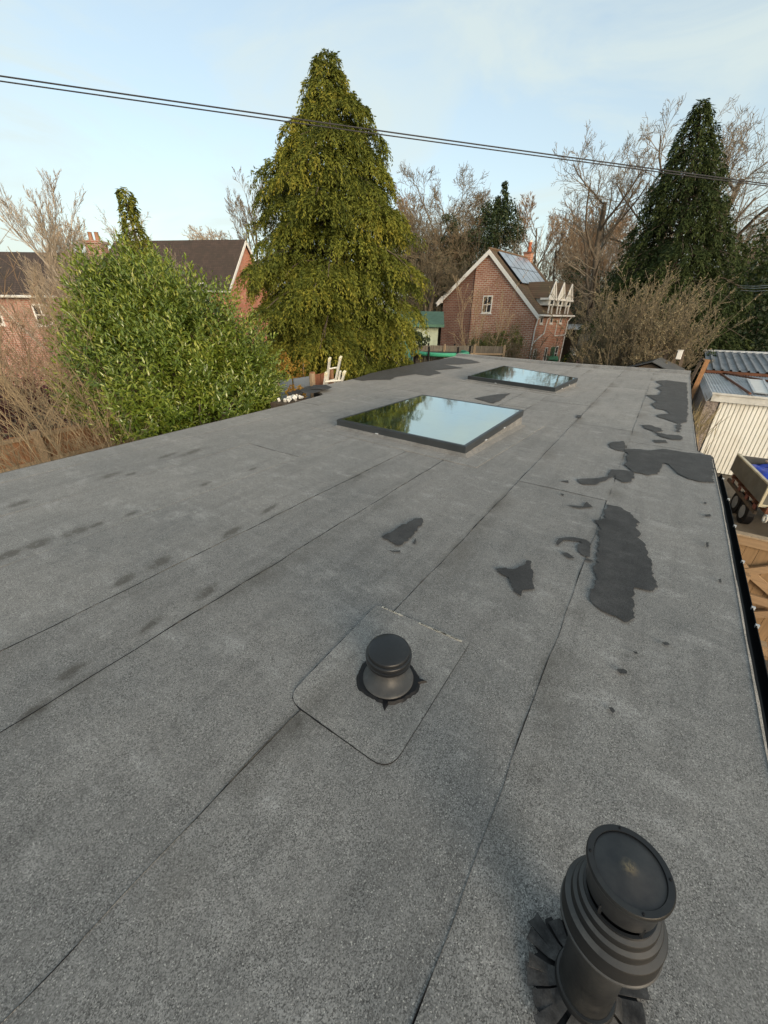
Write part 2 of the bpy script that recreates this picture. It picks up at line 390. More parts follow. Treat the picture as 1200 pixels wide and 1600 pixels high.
# ------------------------------------------------------------------ ground
def grid_sheet(x0, x1, y0, y1, nx, ny, zf):
    mb = MB(); vs = [(x0 + (x1-x0)*i/nx, y0 + (y1-y0)*j/ny, zf(x0 + (x1-x0)*i/nx, y0 + (y1-y0)*j/ny)) for j in range(ny+1) for i in range(nx+1)]
    mb.add(vs, [(j*(nx+1)+i, j*(nx+1)+i+1, (j+1)*(nx+1)+i+1, (j+1)*(nx+1)+i) for j in range(ny) for i in range(nx)]); return mb
def ground_z(x, y):
    d = math.hypot(x, y); az = math.degrees(math.atan2(x, y))
    rise = max(0, min(1, (d - 46) / 60)); rise = rise * rise * (3 - 2 * rise)
    side = max(.25, min(1, (az + 45) / 30))
    return G + 9.0 * rise * side
def ground_mat():
    m, N, L, b = new_mat('garden_ground')
    n1 = noise(N, L, .35, 6, .6); n2 = noise(N, L, 6, 5, .65)
    c = mixc(N, L, ramp(N, L, n1, [(.42, 0), (.58, 1)]), (.10, .078, .052), (.058, .070, .028))
    c = mixc(N, L, ramp(N, L, n2, [(.35, 0), (.7, .6)]), c, (.15, .115, .075))
    L.new(c, b.inputs['Base Color']); b.inputs['Roughness'].default_value = .95; bump(N, L, b, n2, .5, .05); return m
struct('ground', grid_sheet(-600, 600, -600, 600, 120, 120, ground_z), ground_mat(), smooth=False)
M['concrete'] = simple('yard_concrete', (.13, .11, .085), .9, .35, 1.5, dirt=(.045, .04, .034), fine=30)  # base colour kept dark to paint in the shade over the yard
struct('yard_paving', MB().box((.9, 2, G - .1), (9, 15.46, G + .03)), M['concrete'])

# ------------------------------------------------------------------ the flat roof
roof = thing('flat_roof_building', 'single storey building under a large grey mineral felt flat roof', 'building', (-2.5, 7, G))
outline = [(.80, -1.6), (.80, 1.74), (.868, 4.69), (.888, 6.36), (.735, 6.58), (.765, 9.8), (.89, 15.5), (.92, 16.72), (-2.5, 16.45), (-5.2, 16.85), (-7.6, 17.3), (-7.5, 16.2), (-6.83, 8.3), (-6.8, 7.0), (-5.95, 6.5), (-5.82, 5.3), (-5.68, 2.26), (-5.62, .9), (-5.60, -1.6)]
def xedge(y, side):
    pts = outline[:8] if side > 0 else outline[10:][::-1]
    pts = sorted(pts, key=lambda p: p[1])
    for (xa, ya), (xb, yb) in zip(pts, pts[1:]):
        if ya <= y <= yb: return xa + (xb - xa) * (y - ya) / max(1e-6, yb - ya)
    return pts[0][0] if y < pts[0][1] else pts[-1][0]
def inset(poly, k):
    cx = -2.5; return [(x - k if x > cx else x + k, y) for x, y in poly]
inn = inset(outline, .16)
obj('deck', MB().prism([(x, y, -.30) for x, y in inset(outline, .05)], (0, 0, .292)), M['bitumen'], roof)
obj('wall', MB().prism([(x, y, G) for x, y in inn], (0, 0, -.305 - G)), simple('render_wall', (.35, .32, .28), .9, .15, 2), roof)
rnd = random.Random(4)
def ywob(y, ph): return .004 * math.sin(y * 5.1 + ph) + .003 * math.sin(y * 13.3 + ph * 2)
YS = [-1.6 + .12 * i for i in range(155)]
YMAX = lambda x: 16.45 + (x + 2.5) * .08 if x > -2.5 else 16.45 + (-2.5 - x) * .165
def felt_strip(x0, x1, ya, yb, zlo=.001, zhi=.0024, ph=0.):
    """one sheet of felt, its right edge lapping over its neighbour"""
    mb = MB(); ys = [ya] + [y for y in YS if ya + .03 < y < yb - .03] + [yb]; rows = []
    for y in ys:
        a = x0 if not callable(x0) else x0(y); b = x1 if not callable(x1) else x1(y)
        if not callable(x1): b += ywob(y, ph)
        rows.append((a, b, y))
    vs = []; fs = []
    for a, b, y in rows:
        z = .0012 * math.sin(y * 2.3 + ph)
        vs += [(a, y, -.012), (a, y, zlo + z * .4), ((a + b) / 2, y, (zlo + zhi) / 2 + z), (b, y, zhi + z * .4), (b, y, -.012)]
    for i in range(len(rows) - 1):
        for j in range(4): fs.append((i*5+j, i*5+j+1, (i+1)*5+j+1, (i+1)*5+j))
    n = len(rows) - 1; fs += [(0, 4, 3, 2, 1), (n*5, n*5+1, n*5+2, n*5+3, n*5+4)]
    mb.add(vs, [f[::-1] for f in fs]); return mb
strips = [(None, -5.28), (-5.28, -4.36), (-4.36, -3.41), (-3.41, -2.455), (-2.455, -1.9), (-1.9, -.932), (-.932, -.069), (-.069, None)]
cuts = {0: [5.6, 11.5], 1: [8.1], 2: [3.2, 12.6], 3: [9.3], 4: [7.9], 5: [8.9, 14.2], 6: [4.05, 7.2, 12.0], 7: [6.5, 10.6]}
for i, (a, b) in enumerate(strips):
    fa = a if a is not None else (lambda y: xedge(y, -1))
    fb = b if b is not None else (lambda y: xedge(y, 1))
    xm = -6.2 if a is None else (.4 if b is None else (a + b) / 2)
    ends = [-1.6] + cuts[i] + [YMAX(xm)]
    for k in range(len(ends) - 1):
        dz = .0016 * (k % 2)
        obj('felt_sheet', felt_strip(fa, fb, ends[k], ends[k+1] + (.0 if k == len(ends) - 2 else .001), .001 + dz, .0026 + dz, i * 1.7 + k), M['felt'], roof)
# end laps across the sheets
for i, (a, b) in enumerate(strips):
    for yc in cuts[i]:
        xa = a if a is not None else xedge(yc, -1); xb = b if b is not None else xedge(yc, 1)
        n = max(4, int((xb - xa) / .06)); vs = []; r2 = random.Random(i * 31 + int(yc * 10))
        for j in range(n + 1):
            x = xa + (xb - xa) * j / n; wd_ = max(.0006, r2.gauss(.0035, .0025)); y = yc + .006 * math.sin(x * 9 + i)
            vs += [(x, y - wd_, .0066), (x, y + .0005, .0072)]
        obj('end_lap_bead', MB().add(vs, [(2*j, 2*j+2, 2*j+3, 2*j+1) for j in range(n)]), M['bitumen'], roof)
# bitumen squeezed out along the laps
for si, sx in enumerate(SEAMS):
    mb = MB(); vs = []; fs = []; r2 = random.Random(si + 10); y = -1.6; k = 0
    ys = [-1.6 + .05 * j for j in range(361) if -1.6 + .05 * j < 16.3]
    from mathutils import noise as mnoise
    for y in ys:
        on = mnoise.noise(Vector((y * 1.1, si * 7.3, 0))) + .6 * mnoise.noise(Vector((y * 5, si * 3.1, 4)))
        wdt = max(.0, .0016 * on + r2.uniform(-.0006, .0010))
        x = sx + ywob(y, (3, 4, 5, 6)[si] * 1.7)
        vs += [(x - .0004, y, .0044), (x + wdt, y, .0040 if wdt > .0004 else -.002), (x + wdt + .0004, y, .0)]
    for j in range(len(ys) - 1):
        fs += [(3*j, 3*j+1, 3*j+4, 3*j+3), (3*j+1, 3*j+2, 3*j+5, 3*j+4)]
    mb.add(vs, fs); obj('bitumen_bead', mb, M['bitumen'], roof)
# raised kerb at the far end and felt turned down at the sides
ktop = [(.92, 16.72), (-2.5, 16.45), (-5.2, 16.85), (-7.6, 17.3)]
mb = MB()
for (xa, ya), (xb, yb) in zip(ktop, ktop[1:]):
    mb.add([(xa, ya - .34, .004), (xb, yb - .34, .004), (xb, yb - .16, .085), (xa, ya - .16, .085), (xb, yb + .04, .085), (xa, ya + .04, .085), (xb, yb + .04, -.3), (xa, ya + .04, -.3)],
           [(0, 3, 2, 1), (3, 5, 4, 2), (5, 7, 6, 4)])
obj('end_kerb', mb, M['felt'], roof)
mb = MB(); ys = [-1.6 + .15 * j for j in range(123)]
for s_ in (1, -1):
    vs = []; fs = []
    for y in ys:
        x = xedge(min(y, 16.7), s_); wob = .006 * math.sin(y * 7) + .004 * math.sin(y * 17)
        vs += [(x - s_ * .004, y, .006), (x + s_ * (.010 + wob * .3), y, -.003), (x + s_ * (.014 + wob * .5), y, -.045 + wob)]
    for j in range(len(ys) - 1):
        q = [(3*j, 3*j+1, 3*j+4, 3*j+3), (3*j+1, 3*j+2, 3*j+5, 3*j+4)]
        fs += q if s_ < 0 else [t[::-1] for t in q]
    mb.add(vs, fs)
obj('verge_edge', mb, M['felt'], roof)
# fascia and black gutter on the right
gut = MB(); vs = []; fs = []; ys = [-1.6 + .25 * j for j in range(31)]
NP = 9
for y in ys:
    x = xedge(y, 1) + .028
    for j in range(NP):
        t = math.pi * j / (NP - 1); vs.append((x + .034 - .034 * math.cos(t), y, -.055 - .06 * math.sin(t)))
    for j in range(NP):
        t = math.pi * (NP - 1 - j) / (NP - 1); vs.append((x + .034 - .030 * math.cos(t), y, -.055 - .056 * math.sin(t)))
K = 2 * NP
for i in range(len(ys) - 1):
    for j in range(K): fs.append((i*K+j, i*K+(j+1) % K, (i+1)*K+(j+1) % K, (i+1)*K+j))
gut.add(vs, fs); obj('gutter', gut, M['gutter'], roof, smooth=True)
for y in (.6, 1.4, 2.1, 2.75, 2.95, 3.6, 4.3, 5.0, 5.7):
    x = xedge(y, 1) + .096
    obj('gutter_clip', MB().box((x - .008, y - .007, -.072), (x + .012, y + .007, -.050)), M['zinc'], roof)
obj('fascia_board', MB().prism([(x, y, -.29) for x, y in [(xedge(y, 1) + .004, y) for y in (-1.6, 1.74, 4.69, 6.36)] + [(xedge(y, 1) + .026, y) for y in (6.36, 4.69, 1.74, -1.6)]], (0, 0, .28)), M['gutter'], roof)
obj('fascia_board', MB().prism([(x, y, -.29) for x, y in [(xedge(y, 1) + .004, y) for y in (6.7, 9.8, 15.5, 16.7)] + [(xedge(y, 1) + .026, y) for y in (16.7, 15.5, 9.8, 6.7)]], (0, 0, .28)), M['gutter'], roof)
# square felt patch round the small vent
def rounded(poly, rad, n=6):
    out = []
    k = len(poly)
    for i in range(k):
        p = Vector(poly[i]); a = (Vector(poly[i-1]) - p); b = (Vector(poly[(i+1) % k]) - p)
        r_ = rad[i]; a.normalize(); b.normalize(); pa = p + a * r_; pb = p + b * r_
        for j in range(n + 1):
            t = j / n; out.append(pa.lerp(p, t).lerp(p.lerp(pb, t), t))
    return out
pc = [at_z(447, 1092, 0), at_z(608, 1208, 0), at_z(735, 1004, 0), at_z(588, 946, 0)]
pp = rounded([(p.x, p.y) for p in pc], [.09, .09, .03, .03])
obj('felt_patch', MB().prism([(p.x, p.y, .001) for p in pp], (0, 0, .0058)), M['felt'], roof, label='square felt patch with rounded corners under the small vent')
mb = MB(); vs = []; fs = []; ctr = Vector((sum(p.x for p in pp) / len(pp), sum(p.y for p in pp) / len(pp)))
r2 = random.Random(3); ring = []
for i in range(len(pp)):
    a, b = pp[i], pp[(i+1) % len(pp)]; n = max(1, int((b - a).length / .03))
    for j in range(n): ring.append(a.lerp(b, j / n))
for i, p in enumerate(ring):
    d = (p - ctr).normalized(); wd_ = max(.0006, r2.gauss(.0012, .0014) * (1.2 if d.x < 0 else .25)); q = p + d * wd_
    vs += [(p.x - d.x * .001, p.y - d.y * .001, .0071), (q.x, q.y, .0058), (q.x + d.x * .001, q.y + d.y * .001, .001)]
n = len(ring)
for i in range(n):
    j = (i + 1) % n; fs += [(3*i, 3*i+1, 3*j+1, 3*j), (3*i+1, 3*i+2, 3*j+2, 3*j+1)]
mb.add(vs, fs); obj('bitumen_bead', mb, M['bitumen'], roof)

# dark damp stains, traced on the roof plane
Z2 = lambda pts: [(560 + x / 2, 680 + y / 2) for x, y in pts]
Z4 = lambda pts: [(880 + x / 3.75, 380 + y / 3.75) for x, y in pts]
Z8 = lambda pts: [(400 + x / 3.3333, 480 + y / 3.3333) for x, y in pts]
Z7 = lambda pts: [(500 + x / 2.857, 540 + y / 2.857) for x, y in pts]
stains = [
 Z2([(775,220),(815,225),(850,245),(868,275),(878,320),(895,360),(915,410),(927,460),(918,490),(895,488),(862,480),(860,540),(862,575),(830,588),(800,565),(755,545),(722,518),(725,500),(738,470),(740,420),(742,380),(750,330),(752,290),(742,272),(765,262),(772,240)]),
 Z2([(836,45),(870,45),(905,50),(960,45),(1010,55),(1060,60),(1100,65),(1108,105),(1106,150),(1060,148),(1010,130),(985,110),(965,92),(945,95),(940,120),(905,128),(862,118),(850,112),(832,95),(842,75)]),
 Z2([(780,32),(800,24),(828,20),(836,40),(826,52),(800,48)]), Z2([(790,110),(830,112),(858,118),(856,148),(825,150),(805,138)]),
 Z2([(680,140),(740,138),(778,132),(790,110),(804,112),(796,132),(760,148),(740,158),(700,158)]),
 Z2([(425,420),(480,425),(520,412),(525,395),(538,397),(542,440),(548,482),(515,490),(508,508),(485,490),(470,450),(440,435)]),
 Z2([(72,322),(110,300),(150,275),(195,262),(205,268),(190,300),(165,325),(125,348)]),
 Z2([(615,340),(625,325),(670,322),(710,330),(728,345),(720,350),(690,335),(640,332),(622,348)]), Z2([(682,345),(700,338),(722,350),(722,385),(700,380),(682,365)]),
 Z2([(635,372),(650,370),(675,388),(655,388)]), Z2([(650,222),(700,226),(712,212),(732,228),(690,232)]), Z2([(805,738),(825,735),(838,742),(836,750),(815,750)]),
 Z2([(945,652),(965,652),(970,660),(955,662)]), Z2([(778,856),(790,856),(800,868),(792,875)]), Z2([(630,146),(655,144),(656,152)]), Z2([(170,340),(178,325),(182,335),(176,346)]),
 Z2([(90,362),(110,366),(132,364),(130,369),(108,369)]), Z2([(705,395),(735,400),(728,394),(712,388)]), Z2([(1080,253),(1098,250),(1100,257),(1085,258)]), Z2([(1083,340),(1092,338),(1093,352),(1086,354)]),
 Z2([(1122,455),(1130,453),(1132,465),(1126,466)]), Z2([(1078,212),(1086,212),(1086,218),(1079,218)]), Z2([(920,16),(960,18),(965,26),(930,26)]), Z2([(930,0),(1000,2),(1012,14),(985,18),(950,8)]),
 Z2([(855,680),(868,682),(872,688),(862,688)]),  Z2([(630,185),(642,188),(638,194)]),
 Z4([(540,810),(600,805),(725,820),(730,1000),(720,1050),(690,1060),(680,1115),(660,1110),(665,1060),(600,1035),(545,1020),(550,1010),(620,1000),(600,985),(535,970),(520,945),(545,930),(510,905),(490,895),(560,890),(575,870),(545,850),(580,835)]),
 Z4([(455,1070),(500,1068),(570,1090),(580,1105),(545,1112),(600,1126),(660,1130),(695,1135),(695,1160),(650,1155),(590,1140),(520,1105),(480,1090)]),
 Z4([(260,1185),(300,1165),(335,1180),(355,1198),(280,1200)]), Z4([(80,1010),(110,1012),(100,1030),(75,1025)]), 
 Z8([(505,377),(600,345),(740,315),(860,290),(1030,262),(1120,275),(1170,290),(1060,300),(980,300),(1080,318),(1000,325),(930,330),(965,345),(900,360),(830,350),(730,365),(700,380),(620,380),(560,385)]),
 Z7([(690,237),(770,222),(850,215),(800,250),(770,260)]), Z7([(880,292),(895,288),(905,293)]),
]
def ragged(poly, seed, step=.022):
    """outline with a frayed edge; the fraying shrinks where the shape is thin"""
    from mathutils import noise as mnoise
    P_ = [at_z(x, y, 0) for x, y in poly]; n = len(P_); out = []
    per = sum((P_[(i+1) % n] - P_[i]).length for i in range(n)); area = abs(sum(P_[i].x * P_[(i+1) % n].y - P_[(i+1) % n].x * P_[i].y for i in range(n))) / 2
    amp = min(.030, .22 * area / max(per, .01) * 2); r2 = random.Random(seed)
    for i in range(n):
        a, b = P_[i], P_[(i+1) % n]; d = b - a; k = max(1, min(34, int(d.length / step))); nn = Vector((-d.y, d.x, 0)).normalized() if d.length else Vector((1, 0, 0))
        for j in range(k):
            q = a.lerp(b, j / k); f = mnoise.noise(Vector((q.x * 9, q.y * 9, seed * 1.7))) + .7 * mnoise.noise(Vector((q.x * 28, q.y * 28, seed))) + r2.uniform(-.25, .25)
            out.append(q + nn * f * amp * min(1, d.length / .06))
    return out
from mathutils.geometry import tessellate_polygon
for i, poly in enumerate(stains):
    q = ragged(poly, i)
    tri = tessellate_polygon([[Vector((p.x, p.y, 0)) for p in q]])
    obj('damp_patch', MB().add([(p.x, p.y, .0115 + .0004 * (i % 7)) for p in q], [tuple(t) for t in tri]), M['felt_wet'], roof)
# pale lifted edge at the top of the square patch
mb = MB(); a, b = at_z(600, 951, 0), at_z(722, 1004, 0); r2 = random.Random(8)
for j in range(40):
    if 10 < j < 20: continue
    p = a.lerp(b, j / 40 + r2.uniform(-.01, .01)); s_ = r2.uniform(.002, .006)
    mb.box((p.x - s_ * 2, p.y - s_, .003), (p.x + s_ * 2.2, p.y + s_, .0095))
obj('grit', mb, simple('pale_grit', (.42, .40, .35), .9), roof, kind='stuff')

# ------------------------------------------------------------------ skylights
def glass_mat():
    m, N, L, b = new_mat('coated_glass')
    gl = N.new('ShaderNodeBsdfGlossy'); gl.inputs['Roughness'].default_value = .045; gl.inputs['Color'].default_value = (.93, 1.0, .955, 1)
    n = noise(N, L, 1.8, 2); bm_ = N.new('ShaderNodeBump'); bm_.inputs['Strength'].default_value = .035; bm_.inputs['Distance'].default_value = .05; L.new(n, bm_.inputs['Height']); L.new(bm_.outputs[0], gl.inputs['Normal'])
    tr = N.new('ShaderNodeBsdfTransparent'); tr.inputs['Color'].default_value = (.80, .95, .87, 1)
    fr = N.new('ShaderNodeFresnel'); fr.inputs['IOR'].default_value = 2.6
    fac = math_(N, L, 'ADD', math_(N, L, 'MULTIPLY', fr.outputs[0], 1.0), .34, True)
    ms = N.new('ShaderNodeMixShader'); L.new(fac, ms.inputs[0]); L.new(tr.outputs[0], ms.inputs[1]); L.new(gl.outputs[0], ms.inputs[2])
    L.new(ms.outputs[0], N['Material Output'].inputs['Surface']); return m
M['glass'] = glass_mat()
M['blind'] = simple('skylight_lining', (.74, .85, .76), .8, .2, 1.2)
def skylight(label, px, zf=.135, zb=.275):
    """px: the four top corners in order front left, front right, back right, back left; the pane falls towards the front"""
    zt = [zf, zf, zb, zb]; pts = [at_z(x, y, z) for (x, y), z in zip(px, zt)]
    pts = [Vector((p.x, p.y, 0)) for p in pts]; ctr = sum(pts, Vector()) / 4
    t = thing('skylight', label, 'skylight', ctr, 'skylights on the flat roof')
    def ins(k, dz): return [Vector(((ctr + (p - ctr) * k).x, (ctr + (p - ctr) * k).y, ctr_z(ctr + (p - ctr) * k) + dz)) for p in pts]
    n_ = (Vector((pts[1].x, pts[1].y, zf)) - Vector((pts[0].x, pts[0].y, zf))).cross(Vector((pts[3].x, pts[3].y, zb)) - Vector((pts[0].x, pts[0].y, zf)))
    def ctr_z(q): return zf - (n_.x * (q.x - pts[0].x) + n_.y * (q.y - pts[0].y)) / n_.z
    def ringm(k0, k1, d0, d1):
        o = ins(k0, 0); i_ = ins(k1, 0); mb = MB()
        vs = [(p.x, p.y, p.z + d0) for p in o] + [(p.x, p.y, p.z + d1) for p in o] + [(p.x, p.y, p.z + d1) for p in i_] + [(p.x, p.y, p.z + d0) for p in i_]
        fs = []
        for a in range(4):
            b = (a + 1) % 4; fs += [(a, b, 4+b, 4+a), (4+a, 4+b, 8+b, 8+a), (8+a, 8+b, 12+b, 12+a), (12+a, 12+b, b, a)]
        return mb.add(vs, fs)
    top = ins(.985, -.088); foot = [ctr + (p - ctr) * 1.01 + (p - ctr).normalized() * .075 for p in pts]
    knee = [ctr + (p - ctr) * .99 + (p - ctr).normalized() * .012 for p in pts]
    mb = MB().add([(p.x, p.y, .009) for p in foot] + [(p.x, p.y, .045) for p in knee] + [tuple(p) for p in top], [(a, (a+1) % 4, 4 + (a+1) % 4, 4 + a) for a in range(4)] + [(4+a, 4 + (a+1) % 4, 8 + (a+1) % 4, 8 + a) for a in range(4)])
    obj('felt_upstand', mb, M['felt'], t)
    o2 = [ctr + (p - ctr) + (p - ctr).normalized() * .40 for p in pts]
    mb = MB().add([(p.x, p.y, -.002) for p in o2] + [(p.x, p.y, .0085) for p in o2] + [(p.x, p.y, .0105) for p in foot], [(a, (a+1) % 4, 4+(a+1) % 4, 4+a) for a in range(4)] + [(4+a, 4+(a+1) % 4, 8+(a+1) % 4, 8+a) for a in range(4)])
    obj('felt_apron', mb, M['felt'], t)
    obj('frame', ringm(1.0, .965, -.098, -.006), M['alu'], t, bev=.004)
    obj('frame_rail', ringm(.990, .955, -.0055, .0), M['alu'], t)
    g_ = ins(.954, -.003)
    obj('glass_pane', MB().add([tuple(p) for p in g_], [(0, 1, 2, 3)]), M['glass'], t)
    l_ = ins(.96, 0)
    obj('lining', MB().add([(p.x, p.y, .014) for p in l_] + [(p.x, p.y, p.z - .012) for p in l_], [(0, 1, 2, 3)] + [(a, 4+a, 4+(a+1) % 4, (a+1) % 4) for a in range(4)]), M['blind'], t)
    e_ = ins(1.0, -.085)
    for a, k in ((0, .36), (1, .3), (1, .62)):
        p = e_[a].lerp(e_[(a+1) % 4], k); d = (e_[(a+1) % 4] - e_[a]).normalized(); nn = Vector((d.y, -d.x, 0)).normalized()
        obj('drain_clip', MB().beam(p - d * .025 + nn * .006, p + d * .025 + nn * .006, .012, .012), M['zinc'], t)
    return t
skylight('nearer and larger looking of the two flat glass skylights with mirrored sky', ((526, 655), (728, 698), (819, 640), (660, 616)))
skylight('farther flat glass skylight near the end kerb of the roof', ((731, 587), (868, 606), (904, 588), (786, 571)))

# ------------------------------------------------------------------ small vent
vx, vy = -.694, 1.105
v_ = thing('roof_vent', 'small black mushroom capped roof vent on the square felt patch', 'vent', (vx, vy, .007))
o = (vx, vy, .007)
r2 = random.Random(6); nn = 64
pr = [.148 + .008 * math.sin(2*math.pi*j/nn * 2 + 1) + .005 * math.sin(2*math.pi*j/nn * 5) + r2.uniform(-.0035, .0035) + (.03 if j == 53 else 0) + (.035 if j == 5 else 0) for j in range(nn)]
vs = [(vx, vy, .021)] + [(vx + r_ * .93 * math.cos(2*math.pi*j/nn), vy + r_ * .93 * math.sin(2*math.pi*j/nn), .0185) for j, r_ in enumerate(pr)] + [(vx + r_ * math.cos(2*math.pi*j/nn), vy + r_ * math.sin(2*math.pi*j/nn), .0075) for j, r_ in enumerate(pr)]
fs = [(0, 1 + j, 1 + (j+1) % nn) for j in range(nn)] + [(1 + j, 1 + nn + j, 1 + nn + (j+1) % nn, 1 + (j+1) % nn) for j in range(nn)]
obj('bitumen_ring', MB().add(vs, fs), M['bitumen'], v_, smooth=True)
obj('base_cone', MB().lathe([(.124, .012), (.122, .017), (.115, .021), (.100, .028), (.080, .046), (.066, .075), (.058, .105), (.056, .135)], 48, o), M['grey_plastic'], v_, smooth=True)
obj('slotted_neck', MB().lathe([(.050, .12), (.050, .15)], 40, o), M['bitumen'], v_)
obj('cap_ring', MB().lathe([(.088, .128), (.104, .130), (.108, .138), (.108, .150), (.103, .153), (.103, .158), (.109, .160), (.109, .176), (.106, .180), (.099, .182)], 56, o), M['black_plastic'], v_, smooth=True)
obj('cap', MB().lathe([(.100, .180), (.100, .196), (.097, .201), (.090, .2035), (.05, .2065), (.001, .208)], 56, o, cap_top=True), M['black_plastic'], v_, smooth=True)
obj('cap_underside', MB().lathe([(.108, .139), (.05, .139)], 40, o), M['bitumen'], v_)

# ------------------------------------------------------------------ large flue terminal, leaning a little
fx, fy = .275, .58
fl = thing('flue_terminal', 'tall black flue terminal with stepped collar and round flat cap', 'flue', (fx, fy, 0))
TL = Matrix.Translation((fx, fy, 0)) @ Matrix.Rotation(math.atan(-.053 / .62), 4, 'Y') @ Matrix.Rotation(-math.atan(.01 / .62), 4, 'X')
def fm(): mb = MB(); mb.M = TL; return mb
obj('pipe', fm().lathe([(.0625, -.01), (.0625, .40)], 56), simple('flue_pipe', (.015, .0155, .016), .38, .3, 10, spec=.35, dirt=(.038, .037, .035)), fl, smooth=True)
obj('base_collar', fm().lathe([(.084, .006), (.078, .010), (.072, .018), (.0715, .050), (.069, .054), (.063, .055)], 56), M['black_plastic'], fl, smooth=True)
GP2 = simple('flue_riser_plastic', (.013, .0133, .014), .55, .25, 7, spec=.3)
tiers = [(.0995, .440, .388), (.0870, .468, .4455), (.0780, .490, .4725)]   # outer radius, top, foot of each stepped band
obj('skirt', fm().lathe([(.064, .392), (.096, .386), (.0995, .384), (.1025, .386), (.1025, .391), (.1000, .393)], 64), M['grey_plastic'], fl, smooth=True)
for k, (r_, zt, zf) in enumerate(tiers):
    obj('skirt_riser', fm().lathe([(r_ + .0005, zf), (r_, zt - .002), (r_ - .0012, zt)], 64), GP2, fl, smooth=True)
    ri = (tiers[k + 1][0] if k < 2 else .064); zi = (tiers[k + 1][2] if k < 2 else .4965)
    obj('skirt_tread', fm().lathe([(r_ - .0012, zt), (ri - .001, zi + .001)], 64), M['grey_plastic'], fl, smooth=True)
obj('inner_sleeve', fm().lathe([(.058, .48), (.058, .54)], 48), M['bitumen'], fl)
for k in range(5):
    a = 2 * math.pi * k / 5 + .4; mb = fm()
    mb.beam((.0625 * math.cos(a), .0625 * math.sin(a), .485), (.0625 * math.cos(a), .0625 * math.sin(a), .535), .012, .006)
    obj('spacer', mb, M['black_plastic'], fl)
obj('vent_ring', fm().lathe([(.064, .494), (.0695, .495), (.0695, .503), (.064, .504)], 56), M['black_plastic'], fl, smooth=True)
obj('cap_drum', fm().lathe([(.058, .522), (.0665, .520), (.0675, .523), (.0675, .594)], 56), M['black_plastic'], fl, smooth=True)
def cap_mat():
    m, N, L, b = new_mat('flue_cap')
    tcn = N.new('ShaderNodeTexCoord'); mpp = N.new('ShaderNodeMapping'); mpp.vector_type = 'TEXTURE'
    ctr = TL @ Vector((0, 0, .62)) - Vector((fx, fy, 0)); mpp.inputs['Location'].default_value = ctr; mpp.inputs['Scale'].default_value = (.022, .022, .3)
    L.new(tcn.outputs['Object'], mpp.inputs[0]); gt = N.new('ShaderNodeTexGradient'); gt.gradient_type = 'QUADRATIC_SPHERE'; L.new(mpp.outputs[0], gt.inputs[0])
    n1 = noise(N, L, 18, 6, .65); n2 = noise(N, L, 140, 3)
    c = mixc(N, L, ramp(N, L, n1, [(.35, 0), (.7, 1)]), (.012, .012, .014), (.034, .033, .032))
    f = math_(N, L, 'MULTIPLY', gt.outputs['Fac'], ramp(N, L, n2, [(.4, .4), (.55, 1.6)]), True)
    c = mixc(N, L, f, c, (.15, .115, .065))
    L.new(c, b.inputs['Base Color']); b.inputs['Roughness'].default_value = .42; bump(N, L, b, n1, .1, .003); return m
obj('cap_flange', fm().lathe([(.0665, .592), (.0775, .594), (.0785, .597), (.0785, .604), (.0765, .607), (.0655, .6065), (.0650, .604)], 64), M['black_plastic'], fl, smooth=True)
obj('cap', fm().lathe([(.0655, .603), (.064, .604), (.02, .606), (.016, .6085), (.001, .609)], 56, cap_top=True), cap_mat(), fl, smooth=True)
for a in (.3, 1.9, 3.3, 5.1):
    obj('rivet', fm().lathe([(.003, .6065), (.0025, .609), (.0005, .6095)], 8, (.0715 * math.cos(a), .0715 * math.sin(a), 0)), M['bitumen'], fl)
# felt flaps cut like a star round the foot, bedded in bitumen
r2 = random.Random(12); nb = 60
vs = [(fx, fy, .016)] + [(fx + (.128 + r2.uniform(-.012, .018)) * math.cos(2*math.pi*j/nb), fy + (.128 + r2.uniform(-.012, .018)) * math.sin(2*math.pi*j/nb), .0125) for j in range(nb)]
obj('bitumen_bed', MB().add(vs, [(0, 1 + j, 1 + (j+1) % nb) for j in range(nb)]), M['bitumen'], fl)
M['felt_flap'] = simple('tarred_felt_flap', (.048, .048, .049), .9, .6, 34, spec=.2, dirt=(.009, .009, .011), fine=260)
nf = 21
for k in range(nf):
    a = 2 * math.pi * k / nf + r2.uniform(-.07, .07); wd_ = r2.uniform(.016, .024); ln = r2.uniform(.125, .165)
    d = Vector((math.cos(a), math.sin(a), 0)); s_ = Vector((-d.y, d.x, 0)); c0 = Vector((fx, fy, 0)); z0 = .015 + .004 * (k % 3)
    wi = wd_ * .42
    poly = [c0 + d * .066 - s_ * wi, c0 + d * .09 - s_ * wd_ * .6, c0 + d * ln - s_ * wd_ * (.95 + r2.uniform(-.15, .15)), c0 + d * (ln + r2.uniform(-.004, .010)), c0 + d * ln + s_ * wd_ * (.95 + r2.uniform(-.15, .15)), c0 + d * .09 + s_ * wd_ * .6, c0 + d * .066 + s_ * wi]
    zz = [.036, .021, z0 - .001, z0, z0 - .001, .021, .036]
    top = [(p.x, p.y, z) for p, z in zip(poly, zz)]; bot = [(p.x, p.y, z - .0035) for p, z in zip(poly, zz)]; n = 7
    obj('felt_flap', MB().add(top + bot, [tuple(range(n)), tuple(range(2*n-1, n-1, -1))] + [(i, n + i, n + (i+1) % n, (i+1) % n) for i in range(n)]), M['felt_flap'], fl)

